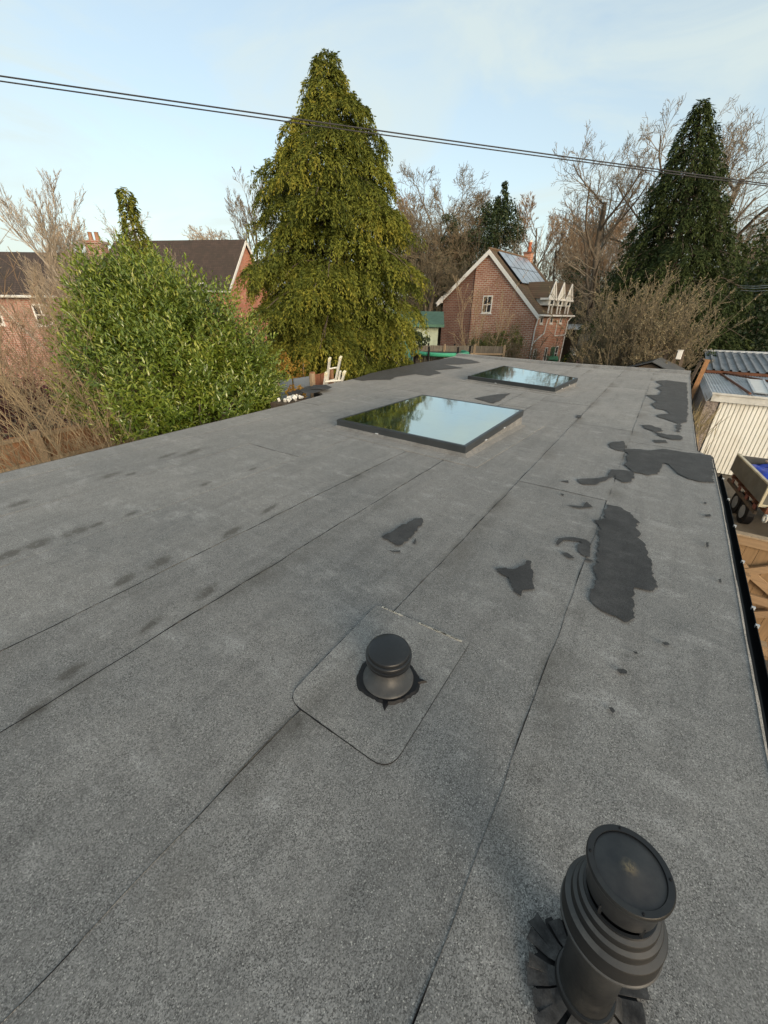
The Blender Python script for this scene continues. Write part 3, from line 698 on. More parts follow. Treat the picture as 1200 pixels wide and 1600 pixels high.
# ------------------------------------------------------------------ overhead cables
def cable(pts3, rad, name, label, mat, group):
    p0, pm, p1 = [Vector(p) for p in pts3]; out = []
    for i in range(41):
        t = i / 40; a = (p0 - 2*pm + p1) * 2; b = -3*p0 + 4*pm - p1; out.append(p0 + b * t + a * t * t)
    return tag(obj(name, MB().tube(out, rad, 8), mat, smooth=True), label, 'cable', group)
M['cable'] = simple('black_cable', (.025, .025, .028), .5, .2, 3)
pL, pR = at_d(0, 109.5, 8), at_d(1200, 281, 10.2); mid = (pL + pR) / 2
tm = at_d(600, 204, mid.xy.length)
e0, e1 = pL + (pL - pR) * .6, pR + (pR - pL) * .6
sag = Vector((0, 0, -.055))
pmid = (e0 + e1) / 2 + sag * 1.2
cable((e0, pmid, e1), .0085, 'overhead_cable', 'upper of the two black cables crossing the sky in front of the tall cypress', M['cable'], 'overhead cables')
o2 = Vector((0, 0, -.038))
cable((e0 + o2 * 1.5, pmid + o2 + Vector((0, 0, .002)), e1 + o2 * .3), .0075, 'overhead_cable', 'lower of the two black cables crossing the sky in front of the tall cypress', M['cable'], 'overhead cables')

# ------------------------------------------------------------------ brick house beyond the end of the roof
def frame_at(p, ang):
    """local frame: x along the front, y away, turned by ang about Z"""
    return Matrix.Translation(p) @ Matrix.Rotation(ang, 4, 'Z')
hc = at_d(838, 484, 36); hc = Vector((hc.x, hc.y, G))
hang = math.atan2(-.1276, .9918)                    # x' runs to the right along the gable
HF = frame_at(hc, hang)
def hm(): mb = MB(); mb.M = HF; return mb
hx = HF.to_3x3() @ Vector((1, 0, 0)); hy = HF.to_3x3() @ Vector((0, 1, 0))
house = thing('brick_house', 'red brick cottage with solar panels and three small white dormers', 'house', HF @ Vector((-4.4, 3.8, 0)))
b_g = brick_mat('gable_brick', hx, (.31, .115, .068), (.39, .185, .12), (.52, .46, .39), 1.8)
b_f = brick_mat('front_brick', hy, (.40, .14, .075), (.50, .23, .14), (.52, .46, .39), 1.8)
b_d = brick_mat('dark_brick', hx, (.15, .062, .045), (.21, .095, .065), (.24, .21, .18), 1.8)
b_p = brick_mat('plinth_brick', hx, (.30, .15, .10), (.40, .25, .18), (.42, .38, .33), 1.8)
ZB = 0.0; RE, LE, RZ, RX = 4.87, 5.80, 9.15, -4.57       # eaves right, left, ridge height, ridge x
slope_r = (RZ - RE) / (0 - RX); slope_l = (RZ - LE) / (RX + 8.8)
HL = 7.7
# gable wall: right part proud, left part set back and darker
gx = -5.72
zl = RZ - slope_l * (RX - gx)
obj('gable_wall', hm().prism([(gx, 0, 0), (0, 0, 0), (0, 0, RE - .05), (RX, 0, RZ - .12), (gx, 0, zl - .12)], (0, .28, 0)), b_g, house)
obj('gable_wall', hm().prism([(-8.8, .12, 1.02), (gx - .002, .12, 1.02), (gx - .002, .12, zl - .13), (-8.8, .12, LE - .1)], (0, .25, 0)), b_d, house, label='darker recessed strip of brick gable')
obj('plinth', hm().box((-8.82, .08, 0), (gx - .003, .37, 1.018)), b_p, house)
obj('front_wall', hm().box((-.28, .282, 0), (-.002, HL, RE - .06)), b_f, house)
obj('back_wall', hm().box((-8.8, .38, 0), (-8.5, HL, LE - .1)), b_d, house)
obj('end_wall', hm().prism([(-8.8, HL, 0), (0, HL, 0), (0, HL, RE - .05), (RX, HL, RZ - .12), (-8.8, HL, LE - .1)], (0, .28, 0)), b_g, house)
sr = math.atan(slope_r); sl = math.atan(slope_l)
t_r = tile_mat('right_slope_tiles', hy, sr, (.115, .075, .052), (.16, .105, .07), moss=(.085, .078, .045))
t_l = tile_mat('left_slope_tiles', hy, sl, (.115, .075, .052), (.16, .105, .07), moss=(.085, .078, .045))
xr, xl = .34, -9.25
def zr(x): return RZ - slope_r * (x - RX)
def zlf(x): return RZ - slope_l * (RX - x)
rf = obj('roof', hm().prism([(RX, -.18, RZ), (xr, -.18, zr(xr)), (xr, -.18, zr(xr) - .12), (RX, -.18, RZ - .12)], (0, HL + .6, 0)), t_r, house)
obj('roof', hm().prism([(RX - .002, -.18, RZ), (RX - .002, -.18, RZ - .12), (xl, -.18, zlf(xl) - .12), (xl, -.18, zlf(xl))], (0, HL + .6, 0)), t_l, house)
obj('ridge_tiles', hm().tube([(RX, -.2, RZ + .02), (RX, HL + .45, RZ + .02)], .11, 8), simple('ridge_clay', (.16, .10, .06), .85, .4, 3, dirt=(.09, .09, .04)), house)
# white bargeboards
def slopebeam(mb, x0, z0, x1, z1, y0, y1, dp): return mb.prism([(x0, y0, z0), (x1, y0, z1), (x1, y0, z1 - dp), (x0, y0, z0 - dp)], (0, y1 - y0, 0))
obj('bargeboard', slopebeam(hm(), RX, RZ - .03, xr, zr(xr) - .03, -.24, -.183, .34), M['white'], house)
obj('bargeboard', slopebeam(hm(), RX, RZ - .03, xl, zlf(xl) - .03, -.245, -.184, .36), M['white'], house)
obj('soffit_box', hm().prism([(-.02, -.25, zr(-.02) - .36), (xr + .02, -.25, zr(xr) - .36), (xr + .02, -.25, zr(xr) - .03), (-.02, -.25, zr(xr) - .03)], (0, .25, 0)), M['white'], house)
obj('soffit_box', hm().prism([(xl - .05, -.25, LE - .42), (-8.78, -.25, LE - .42), (-8.78, -.25, LE + .1), (xl - .05, -.25, zlf(xl) - .02)], (0, .25, 0)), M['white'], house)
obj('gutter', hm().tube([(xr + .06, -.22, zr(xr) - .08), (xr + .06, HL + .4, zr(xr) - .08)], .075, 8), M['white'], house)
obj('gutter', hm().tube([(xl - .06, -.22, zlf(xl) - .08), (xl - .06, HL + .4, zlf(xl) - .08)], .075, 8), M['white'], house)
# downpipes
zg = zr(xr) - .1
obj('downpipe', hm().tube([(xr, .5, zg), (.12, .32, zg - .3), (.08, .18, zg - 1.0), (.07, .18, .1)], .055, 8), M['white'], house)
obj('downpipe', hm().tube([(xr, 2.6, zg), (.10, 2.45, zg - .25), (.08, 2.3, zg - 1.3), (.08, .9, zg - 1.75), (.08, .3, zg - 2.0)], .05, 8), M['white'], house)
obj('downpipe', hm().tube([(xr, HL, zg), (.10, HL - .15, zg - .4), (.08, HL - .2, .1)], .055, 8), M['white'], house)
obj('downpipe', hm().tube([(.08, 4.9, zg - .3), (.08, 4.9, zg - 1.55), (.08, HL - .25, zg - 1.55)], .045, 8), M['white'], house)
wg = window_glass('house_window')
def window(mk, x0, x1, z0, z1, face, parent, bars=(1, 1), axis='x', depth=.06, name='window'):
    """white framed window: frame, glazing bars and glass; face = wall plane coordinate"""
    def bx(a0, a1, c0, c1, d0, d1):
        return ((a0, face + d0, c0), (a1, face + d1, c1)) if axis == 'x' else ((face - d1, a0, c0), (face - d0, a1, c1))
    f = .085; mb = mk()
    for q in (bx(x0, x1, z1 - f, z1, -depth, .05), bx(x0, x1, z0, z0 + f * 1.2, -depth, .05), bx(x0, x0 + f, z0 + f * 1.2, z1 - f, -depth + .002, .05), bx(x1 - f, x1, z0 + f * 1.2, z1 - f, -depth + .002, .05)): mb.box(*q)
    for k in range(bars[0]):
        xx = x0 + (x1 - x0) * (k + 1) / (bars[0] + 1); mb.box(*bx(xx - .025, xx + .025, z0 + f, z1 - f, -depth + .012, .04))
    for k in range(bars[1]):
        zz = z0 + (z1 - z0) * (k + 1) / (bars[1] + 1); mb.box(*bx(x0 + f, x1 - f, zz - .025, zz + .025, -depth + .014, .04))
    o = obj(name, mb, M['white'], parent)
    obj('pane', mk().box(*bx(x0 + .03, x1 - .03, z0 + .03, z1 - .03, -depth + .03, .045)), wg, o)
    s_ = mk(); s_.box(*bx(x0 - .06, x1 + .06, z0 - .07, z0 - .002, -depth - .05, .05)); obj('sill', s_, M['white'], o)
    return o
window(hm, -4.72, -3.84, 1.78 - G, 3.10 - G, 0, house, (1, 1))
window(hm, -6.5, -5.9, .15, 1.0, .1, house, (1, 0))
for yy, w_ in ((1.35, .55), (3.55, .55), (5.85, .55)):
    window(hm, yy - w_ / 2, yy + w_ / 2, RE - 1.0, RE - .1, 0, house, (0, 1), axis='y')
for yy, w_ in ((1.2, .6), (3.7, .6), (6.3, .7)):
    window(hm, yy - w_ / 2, yy + w_ / 2, .75, 2.0, 0, house, (0, 1), axis='y')
obj('door', hm().box((.0, 4.9, .05), (.07, 5.75, 1.95)), simple('green_door', (.05, .16, .085), .5, .2), house)
# three little dormers over the eaves
for yy in (2.25, 4.2, 6.2):
    hw = .72; zb = RE + .95; zp = RE + 2.05; xf = .12
    d_ = obj('dormer', hm().prism([(xf + .12, yy - hw + .05, RE + .35), (xf + .12, yy + hw - .05, RE + .35), (xf + .12, yy + hw - .05, zb), (xf + .12, yy, zp - .12), (xf + .12, yy - hw + .05, zb)], (-1.7, 0, 0)), M['white_dirty'], house)
    xb = RX + (RZ - zp) / slope_r
    obj('dormer_roof', hm().add([(xf + .16, yy, zp), (xf + .16, yy - hw - .12, zb - .1), (xb - .05, yy, zp), (RX + (RZ - zb) / slope_r, yy - hw - .12, zb - .1), (xf + .16, yy + hw + .12, zb - .1), (RX + (RZ - zb) / slope_r, yy + hw + .12, zb - .1)],
        [(0, 2, 3, 1), (0, 4, 5, 2)]), t_r, d_)
    mb = hm()
    for s_ in (-1, 1): mb.beam((xf + .17, yy, zp - .03), (xf + .17, yy + s_ * (hw + .14), zb - .14), .05, .13)
    obj('bargeboard', mb, M['white'], d_)
    obj('dormer_ledge', hm().box((xf - .5, yy - hw - .2, zb - .22), (xf + .24, yy + hw + .2, zb - .08)), M['white'], d_)
    mb = hm(); mb.box((xf + .122, yy - .3, RE + .45), (xf + .14, yy + .3, zb - .25)); obj('pane', mb, wg, d_)
    mb = hm()
    for s_ in (-1, 1): mb.beam((xf + .12, yy + s_ * .36, RE - .5), (xf + .12, yy + s_ * .36, zb - .2), .09, .09)
    obj('window_post', mb, M['white'], d_)
# solar panels on the right slope, each one a part
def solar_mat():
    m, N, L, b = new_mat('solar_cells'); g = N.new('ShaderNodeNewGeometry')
    b.inputs['Base Color'].default_value = (.20, .23, .28, 1); b.inputs['Roughness'].default_value = .28; b.inputs['Specular IOR Level'].default_value = 1.0; b.inputs['Coat Weight'].default_value = 1.0; b.inputs['Coat IOR'].default_value = 2.2; b.inputs['Coat Roughness'].default_value = .22  # base colour paled to paint in the sky reflected by the glass
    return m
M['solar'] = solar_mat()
ax = Vector((1, 0, -slope_r)).normalized(); nrm = Vector((slope_r, 0, 1)).normalized()
for i in range(2):
    for j in range(5):
        p0 = Vector((RX, 0, RZ)) + ax * (.28 + i * 1.68) + Vector((0, .75 + j * 1.16, 0)) + nrm * .10
        a, b = ax * 1.64, Vector((0, 1.12, 0))
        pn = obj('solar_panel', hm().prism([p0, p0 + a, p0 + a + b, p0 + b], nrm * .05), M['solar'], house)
        mb = hm(); q0 = p0 + nrm * .0505
        for (s_, e_) in ((q0, q0 + a), (q0 + a, q0 + a + b), (q0 + a + b, q0 + b), (q0 + b, q0)): mb.beam(s_, e_, .03, .008, up=nrm)
        obj('panel_frame', mb, M['alu'], pn)
obj('panel_rail', hm().prism([Vector((RX, 0, RZ)) + ax * .3 + Vector((0, .72, 0)) + nrm * .0, Vector((RX, 0, RZ)) + ax * 3.6 + Vector((0, .72, 0)), Vector((RX, 0, RZ)) + ax * 3.6 + Vector((0, .72, 0)) + nrm * .14, Vector((RX, 0, RZ)) + ax * .3 + Vector((0, .72, 0)) + nrm * .14], (0, .03, 0)), M['gutter'], house)
# chimney with pot, aerial beside it
ch = obj('chimney', hm().box((RX - .32, HL - .75, RZ - .9), (RX + .36, HL - .10, RZ + .40)), b_f, house)
obj('chimney_cap', hm().box((RX - .38, HL - .81, RZ + .402), (RX + .42, HL - .04, RZ + .50)), b_d, ch)
obj('chimney_pot', hm().lathe([(.20, 0), (.19, .1), (.155, .15), (.145, .62), (.175, .66), (.175, .74), (.13, .74)], 16, (RX + .02, HL - .45, RZ + .50)), simple('terracotta', (.40, .12, .055), .8, .2, 5), ch, smooth=True)
obj('pot_cowl', hm().lathe([(.15, 0), (.18, .03), (.18, .16), (.02, .2)], 16, (RX + .02, HL - .45, RZ + 1.242)), M['white_dirty'], ch, smooth=True)
ae = thing('television_aerial', 'thin television aerial on a pole behind the cottage chimney', 'aerial', HF @ Vector((RX + .75, HL, RZ - .4)))
obj('pole', hm().tube([(RX + .75, HL, RZ - .6), (RX + .75, HL, RZ + 2.5)], .022, 6), M['zinc'], ae)
obj('boom', hm().tube([(RX + .8, HL, RZ + 2.42), (RX - .75, HL + .1, RZ + 2.28)], .016, 6), M['zinc'], ae)
for k in range(6): obj('rod', hm().tube([(RX + .6 - k * .24, HL - .2, RZ + 2.41 - k * .022), (RX + .6 - k * .24, HL + .25, RZ + 2.41 - k * .022)], .008, 4), M['zinc'], ae)
# green wheeled bin by the front
bp = at_d(862, 566, 36.5); bp.z = G
bn = thing('wheelie_bin', 'green lidded garden bin standing beside the cottage front wall', 'bin', bp)
mb = MB(); mb.M = Matrix.Translation((bp.x, bp.y, G)) @ Matrix.Rotation(.3, 4, 'Z')
def bM(): q = MB(); q.M = mb.M; return q
gp = simple('green_bin_plastic', (.045, .20, .095), .5, .15, 4)
obj('body', bM().add([(-.34,-.3,.1),(.34,-.3,.1),(.34,.3,.1),(-.34,.3,.1),(-.42,-.38,1.25),(.42,-.38,1.25),(.42,.38,1.25),(-.42,.38,1.25)], [(0,3,2,1),(4,5,6,7),(0,1,5,4),(1,2,6,5),(2,3,7,6),(3,0,4,7)]), gp, bn, bev=.03)
obj('lid', bM().prism([(-.45, -.42, 1.26), (.45, -.42, 1.26), (.45, .1, 1.5), (.45, .42, 1.46), (-.45, .42, 1.46), (-.45, .1, 1.5)][:2] + [(.45, .42, 1.46), (-.45, .42, 1.46)], (0, 0, .06)), gp, bn, bev=.02)
for s_ in (-1, 1): obj('wheel', bM().tube([(s_ * .3, .36, .12), (s_ * .38, .36, .12)], .12, 16), M['bitumen'], bn)

# ------------------------------------------------------------------ green roofed shed, trampoline and fence left of the house
sp = at_d(655, 520, 31); sp.z = G
sh = thing('garden_shed', 'pale green shed with dark green felt roof left of the cottage', 'shed', sp)
SF = frame_at(sp, R(28))
def sm(): q = MB(); q.M = SF; return q
gpaint = simple('pale_green_boards', (.40, .46, .36), .8, .15, 3); groof = simple('green_felt', (.055, .115, .085), .85, .25, 3)
for i in range(12):
    obj('board', sm().box((-2.1 + i * .29, -.02, 0), (-2.1 + i * .29 + .275, .02 + .004 * (i % 2), 3.75)), gpaint, sh)
obj('wall', sm().box((-2.1, .03, 0), (1.36, 2.4, 3.7)), gpaint, sh)
obj('roof', sm().prism([(-2.6, -.5, 3.72), (1.75, -.5, 3.72), (1.75, 2.9, 4.55), (-2.6, 2.9, 4.55)], (0, 0, .09)), groof, sh)
obj('fascia', sm().box((-2.61, -.54, 3.62), (1.76, -.505, 3.79)), simple('green_fascia', (.06, .14, .10), .7, .2), sh)
obj('door', sm().box((-1.05, -.06, .1), (-.35, -.03, 2.6)), simple('teal_door', (.06, .22, .19), .6, .2), sh)
tp = at_d(690, 560, 25); tp.z = G
tr = thing('trampoline', 'round garden trampoline with black posts and green edge pad', 'trampoline', tp)
ring = [(tp.x + 1.5 * math.cos(2*math.pi*k/40), tp.y + 1.5 * math.sin(2*math.pi*k/40)) for k in range(41)]
gpad = simple('green_pad', (.05, .30, .18), .5, .15)
zt = at_d(690, 551, 25).z
obj('edge_pad', MB().tube([(x, y, zt) for x, y in ring], .11, 8), gpad, tr, smooth=True)
obj('jumping_mat', MB().lathe([(.01, 0), (1.4, .0)], 40, (tp.x, tp.y, zt + .01)), M['bitumen'], tr)
for k in range(6):
    a = 2 * math.pi * k / 6 + .5; x, y = tp.x + 1.62 * math.cos(a), tp.y + 1.62 * math.sin(a)
    obj('post', MB().tube([(x, y, G), (x, y, zt + .42)], .06, 8), M['bitumen'], tr)
def fence(name, label, p0, p1, top, h, mat, pmat, bw=.15, npost=3, cat='fence', rails=(.25, .8), group=None, base=G, pw=.10):
    p0 = Vector((p0[0], p0[1], 0)); p1 = Vector((p1[0], p1[1], 0)); d = p1 - p0; Ln = d.length; d.normalize(); n = Vector((d.y, -d.x, 0))
    t = thing(name, label, cat, (p0.x, p0.y, base), group); k = int(Ln / bw); me = None
    for i in range(k):
        a = p0 + d * (i * bw); b = p0 + d * (i * bw + bw * .93); off = n * (.012 * (i % 2)); r_ = random.Random(i * 7 + int(Ln * 10))
        zt_ = top + r_.uniform(-.012, .012)
        o = obj('board', MB().prism([a + off + Vector((0, 0, zt_ - h)), b + off + Vector((0, 0, zt_ - h)), b + off + Vector((0, 0, zt_)), a + off + Vector((0, 0, zt_))], n * .018), mat, t)
    for rr in rails:
        z = top - h + h * rr
        obj('rail', MB().beam(p0 + n * .07 + Vector((0, 0, z)), p1 + n * .07 + Vector((0, 0, z)), .05, .08), pmat, t)
    for i in range(npost):
        p = p0.lerp(p1, i / max(1, npost - 1)) + n * .085
        obj('post', MB().beam(p + Vector((0, 0, base)), p + Vector((0, 0, top + .08)), pw, pw), pmat, t)
    return t
a, b = at_d(640, 560, 23), at_d(742, 566, 24.5)
fence('board_fence', 'grey weathered board fence behind the trampoline', (a.x - 1, a.y + 2.2), (b.x + .8, b.y + 2.5), -.05, 2.2, wood_mat('grey_boards', (.13, .115, .095), 'z'), M['fence_grey'], .14, 4)

# ------------------------------------------------------------------ houses on the left
def row_house(label, p, ang, ln, dp, eh, rh, brickc, name='brick_house', chim=(), wins=(), barge=True, hip=False):
    F = frame_at(Vector((p.x, p.y, G)), ang)
    def mk(): q = MB(); q.M = F; return q
    ux = F.to_3x3() @ Vector((1, 0, 0)); uy = F.to_3x3() @ Vector((0, 1, 0))
    t = thing(name, label, 'house', F @ Vector((-ln / 2, dp / 2, 0)))
    bx_ = brick_mat('brick_front', ux, *brickc, 1.3); by_ = brick_mat('brick_gable', uy, *brickc, 1.3)
    obj('wall', mk().box((-ln, 0, 0), (0, dp, eh)), bx_, t)
    for x0, x1 in ((-.001, -.25), (-ln + .001, -ln + .25)):
        obj('gable_wall', mk().prism([(x0 + (.012 if x0 > -1 else -.012), 0, 0), (x0 + (.012 if x0 > -1 else -.012), dp, 0), (x0 + (.012 if x0 > -1 else -.012), dp, eh), (x0 + (.012 if x0 > -1 else -.012), dp / 2, eh + rh - .1), (x0 + (.012 if x0 > -1 else -.012), 0, eh)], (x1 - x0, 0, 0)), by_, t)
    sl_ = math.atan(rh / (dp / 2)); tm_ = tile_mat('house_tiles', ux, sl_, (.060, .045, .038), (.085, .060, .050), moss=(.040, .034, .028))
    ov = .35; k = rh / (dp / 2)
    obj('roof', mk().prism([(-ln - .25, -ov, eh - k * ov), (-ln - .25, dp / 2, eh + rh), (-ln - .25, dp / 2, eh + rh - .14), (-ln - .25, -ov, eh - k * ov - .14)], (ln + .5, 0, 0)), tm_, t)
    obj('roof', mk().prism([(-ln - .25, dp + ov, eh - k * ov), (-ln - .25, dp + ov, eh - k * ov - .14), (-ln - .25, dp / 2 + .002, eh + rh - .14), (-ln - .25, dp / 2 + .002, eh + rh)], (ln + .5, 0, 0)), tm_, t)
    obj('gutter', mk().tube([(-ln - .25, -ov - .05, eh - k * ov - .1), (.25, -ov - .05, eh - k * ov - .1)], .07, 8), M['white_dirty'], t)
    if barge:
        for s_ in (-1, 1):
            yb = dp / 2 + s_ * (dp / 2 + ov)
            obj('bargeboard', mk().prism([(.255, dp / 2, eh + rh - .02), (.255, yb, eh - k * ov - .02), (.255, yb, eh - k * ov - .30), (.255, dp / 2, eh + rh - .32)], (.05, 0, 0)), M['white'], t)
    for (cx, cy, cw, cd, hh, pots) in chim:
        c_ = obj('chimney', mk().box((cx - cw / 2, cy - cd / 2, eh), (cx + cw / 2, cy + cd / 2, eh + rh + hh)), bx_, t)
        obj('chimney_cap', mk().box((cx - cw / 2 - .08, cy - cd / 2 - .08, eh + rh + hh + .002), (cx + cw / 2 + .08, cy + cd / 2 + .08, eh + rh + hh + .16)), bx_, c_)
        for i in range(pots):
            xx = cx + (i - (pots - 1) / 2) * .4
            obj('chimney_pot', mk().lathe([(.14, 0), (.12, .1), (.11, .42), (.13, .45), (.08, .46)], 12, (xx, cy, eh + rh + hh + .16)), simple('pot_clay', (.30, .16, .10), .85, .2), c_, smooth=True)
    for (x0, x1, z0, z1) in wins: window(mk, x0, x1, z0, z1, 0, t, (1, 1))
    return t, mk
red = ((.50, .14, .07), (.56, .22, .13), (.42, .36, .30))
p = at_d(112, 447, 30); d_c = p
ez = p.z - G
row_house('brown roofed brick house at the far left with bright brick chimney', p, R(33.6), 12, 7.5, ez - .25, 2.2, ((.30, .13, .095), (.38, .20, .15), (.40, .35, .31)),
          chim=((-.4, 3.75, .95, .7, .45, 2),), wins=((-2.6, -1.7, ez - 2.0, ez - .9), (-5.4, -4.5, ez - 2.0, ez - .9)), barge=False)
p = at_d(352, 426, 38); ez = p.z - G
row_house('dark roofed brick house with white edged gable left of the tall cypress', p, R(33.6 - 9), 12, 7.4, ez - .9, 3.6, red, wins=((-3, -1.8, ez - 2, ez - .7), (-6.5, -5.3, ez - 2, ez - .7)))

# ------------------------------------------------------------------ left boundary fence, grey panel and brown boards
fence('board_fence', 'brown board fence low at the left edge behind bare twigs', (-11.1, .6), (-11.9, 6.8), -.92, 1.8, M['fence'], M['fence_grey'], .125, 4, rails=(.12, .65, .97), pw=.14)
a, b = at_z(438, 592, -.35), at_z(486, 585, -.35)
fence('grey_screen', 'slate grey painted screen between the laurel and the ladder', (-8.05, 6.95), (-8.0, 8.2), .03, 2.7, simple('slate_paint', (.13, .155, .185), .6, .12, 3), M['fence_grey'], .62, 2, cat='screen', rails=(.1,))
fence('board_fence', 'short reddish brown fence panel beside the ladder', (-8.0, 8.23), (-7.95, 8.95), .07, 2.7, wood_mat('red_boards', (.26, .11, .06), 'z'), M['fence'], .12, 2, rails=(.1,))

# ------------------------------------------------------------------ ladder against the far left edge
ld = thing('ladder', 'top of a pale aluminium ladder standing above the roof edge', 'ladder', (-7.05, 8.1, G))
LA = simple('ladder_aluminium', (.62, .62, .58), .5, .12, 5, dirt=(.45, .43, .36)); CAP = simple('yellowed_end_cap', (.66, .62, .46), .6, .1)
A0 = at_y(511, 600, 8.1); A1 = at_y(515, 561, 7.95); B0 = at_y(524, 597, 8.22); B1 = at_y(532, 559, 8.1)
def down(p, q, L_): d = (Vector(p) - Vector(q)).normalized(); return Vector(p) + d * L_
for (lo, hi) in ((A0, A1), (B0, B1)):
    obj('stile', MB().beam(down(lo, hi, 2.6), hi, .10, .045, up=(1, .3, 0)), LA, ld, bev=.004)
    obj('end_cap', MB().beam(hi - (hi - lo).normalized() * .05, hi + (hi - lo).normalized() * .03, .115, .055, up=(1, .3, 0)), CAP, ld, bev=.008)
for k in (.12, .62, -.45, -.95, -1.5):
    p, q = A0.lerp(A1, k), B0.lerp(B1, k); obj('rung', MB().tube([p, q], .020, 10), LA, ld)
C0 = at_y(507, 601, 8.02); C1 = at_y(510, 583, 7.98); D0 = at_y(534, 597, 8.3); D1 = at_y(538, 582, 8.25)
for (lo, hi) in ((C0, C1), (D0, D1)):
    obj('stile', MB().beam(down(lo, hi, 2.6), hi, .11, .05, up=(1, .3, 0)), LA, ld, bev=.004)
    obj('end_cap', MB().beam(hi - (hi - lo).normalized() * .06, hi + (hi - lo).normalized() * .03, .13, .07, up=(1, .3, 0)), CAP, ld, bev=.008)
obj('rung', MB().tube([C0.lerp(C1, .25), D0.lerp(D1, .2)], .024, 10), LA, ld)
E0, E1 = at_y(529, 596, 8.27), at_y(532, 580, 8.22)
obj('stile', MB().beam(down(E0, E1, 1.2), E1, .08, .045, up=(1, .3, 0)), LA, ld, bev=.004)
# scraps of felt and rubble at the step in the roof edge
r2 = random.Random(31)
sc_ = thing('felt_offcuts', 'torn grey felt offcuts piled at the step in the left roof edge', 'offcuts', at_z(482, 612, .01))
for k in range(5):
    c0 = at_z(470 + k * 7 + r2.uniform(-3, 3), 616 - k * 2.5 + r2.uniform(-2, 2), .02 + .012 * k); a = r2.uniform(0, 3); n = 9
    poly = [(c0.x + (.22 + r2.uniform(-.08, .08)) * math.cos(a + 2*math.pi*j/n), c0.y + (.30 + r2.uniform(-.1, .1)) * math.sin(a + 2*math.pi*j/n), c0.z + r2.uniform(0, .04)) for j in range(n)]
    obj('felt_scrap', MB().prism(poly, (0, 0, .008)), M['felt_plain'], sc_)
rb = thing('rubble_heap', 'small heap of white rubble below the torn felt offcuts', 'rubble', at_z(463, 624, -.05))
cr_ = at_z(463, 624, -.02)
obj('slab', MB().box((cr_.x - .35, cr_.y - .4, -.30), (cr_.x + .05, cr_.y + .35, -.06)), M['old_timber'], rb)
mbr = []
for k in range(16):
    c0 = Vector((cr_.x + r2.uniform(-.22, .02), cr_.y + r2.uniform(-.28, .25), -.03 + r2.uniform(0, .05))); q = MB(); q.M = Matrix.Translation(c0) @ Matrix.Rotation(r2.uniform(0, 6), 4, Vector((r2.random(), r2.random(), r2.random())).normalized())
    s_ = r2.uniform(.025, .055); q.box((-s_, -s_ * .7, -s_ * .5), (s_, s_ * .7, s_ * .5)); obj('lump', q, M['white_dirty'], rb, bev=.008)

# ------------------------------------------------------------------ garage on the right
gar = thing('garage', 'pebbledash garage with cream ribbed door and corrugated metal roof', 'garage', (3, 18.5, G))
def pebble_mat():
    m, N, L, b = new_mat('pebbledash'); g = N.new('ShaderNodeNewGeometry'); v = N.new('ShaderNodeTexVoronoi'); v.inputs['Scale'].default_value = 38; L.new(g.outputs['Position'], v.inputs['Vector'])
    n = noise(N, L, 1.5, 5)
    c = mixc(N, L, ramp(N, L, v.outputs['Color'], [(.2, 0), (.8, 1)]), (.12, .095, .085), (.40, .35, .32))
    c = mixc(N, L, ramp(N, L, n, [(.4, 0), (.7, .5)]), c, (.13, .11, .10)); L.new(c, b.inputs['Base Color']); b.inputs['Roughness'].default_value = .9
    bump(N, L, b, v.outputs['Distance'], -.6, .02); return m
PB = pebble_mat()
gx0, gy0, gx1, gy1 = 1.50, 15.5, 4.55, 21.4
dz0, dz1 = G + .04, -.62
obj('wall', MB().box((gx0, gy0 + .02, G), (gx0 + .12, gy1, -.56)), PB, gar)
obj('wall', MB().box((gx1 - .12, gy0 + .02, G), (gx1, gy1, -.56)), PB, gar)
obj('wall', MB().box((gx0 + .121, gy1 - .12, G), (gx1 - .121, gy1, -.56)), PB, gar)
obj('pier', MB().box((gx0 - .01, gy0 - .03, G), (gx0 + .30, gy0 + .018, -.57)), PB, gar)
obj('pier', MB().box((gx1 - .30, gy0 - .03, G), (gx1 + .01, gy0 + .018, -.57)), PB, gar)
dx0, dx1 = gx0 + .33, gx1 - .31
obj('door_backing', MB().box((dx0 - .03, gy0 + .045, G + .035), (dx1 + .03, gy0 + .06, dz1 + .02)), simple('door_shadow_gap', (.25, .23, .18), .7, .1), gar)
obj('door_frame', MB().box((dx0 - .028, gy0 + .0, G + .035), (dx0 - .004, gy0 + .043, dz1 + .02)), M['bitumen'], gar)
nr = 24; rw = (dx1 - dx0) / nr
proto = None
for i in range(nr):
    x = dx0 + i * rw
    if proto is None:
        proto = obj('door_rib', MB().add([(x + .004, gy0 + .042, dz0), (x + .014, gy0 + .018, dz0), (x + rw - .014, gy0 + .018, dz0), (x + rw - .004, gy0 + .042, dz0), (x + .004, gy0 + .042, dz1), (x + .014, gy0 + .018, dz1), (x + rw - .014, gy0 + .018, dz1), (x + rw - .004, gy0 + .042, dz1)],
                  [(0, 1, 5, 4), (1, 2, 6, 5), (2, 3, 7, 6), (0, 4, 7, 3), (4, 5, 6, 7), (3, 2, 1, 0)]), M['cream'], gar)
    else:
        c_ = proto.copy(); C.objects.link(c_); c_.parent = gar; c_.location = proto.location + Vector((rw * i, 0, 0))
obj('fascia', MB().box((gx0 + .08, gy0 - .10, -.60), (gx1 + .08, gy0 - .032, -.36)), M['white_dirty'], gar)
obj('fascia_trim', MB().box((gx0 + .05, gy0 - .14, -.40), (gx1 + .1, gy0 - .102, -.345)), M['white_dirty'], gar)
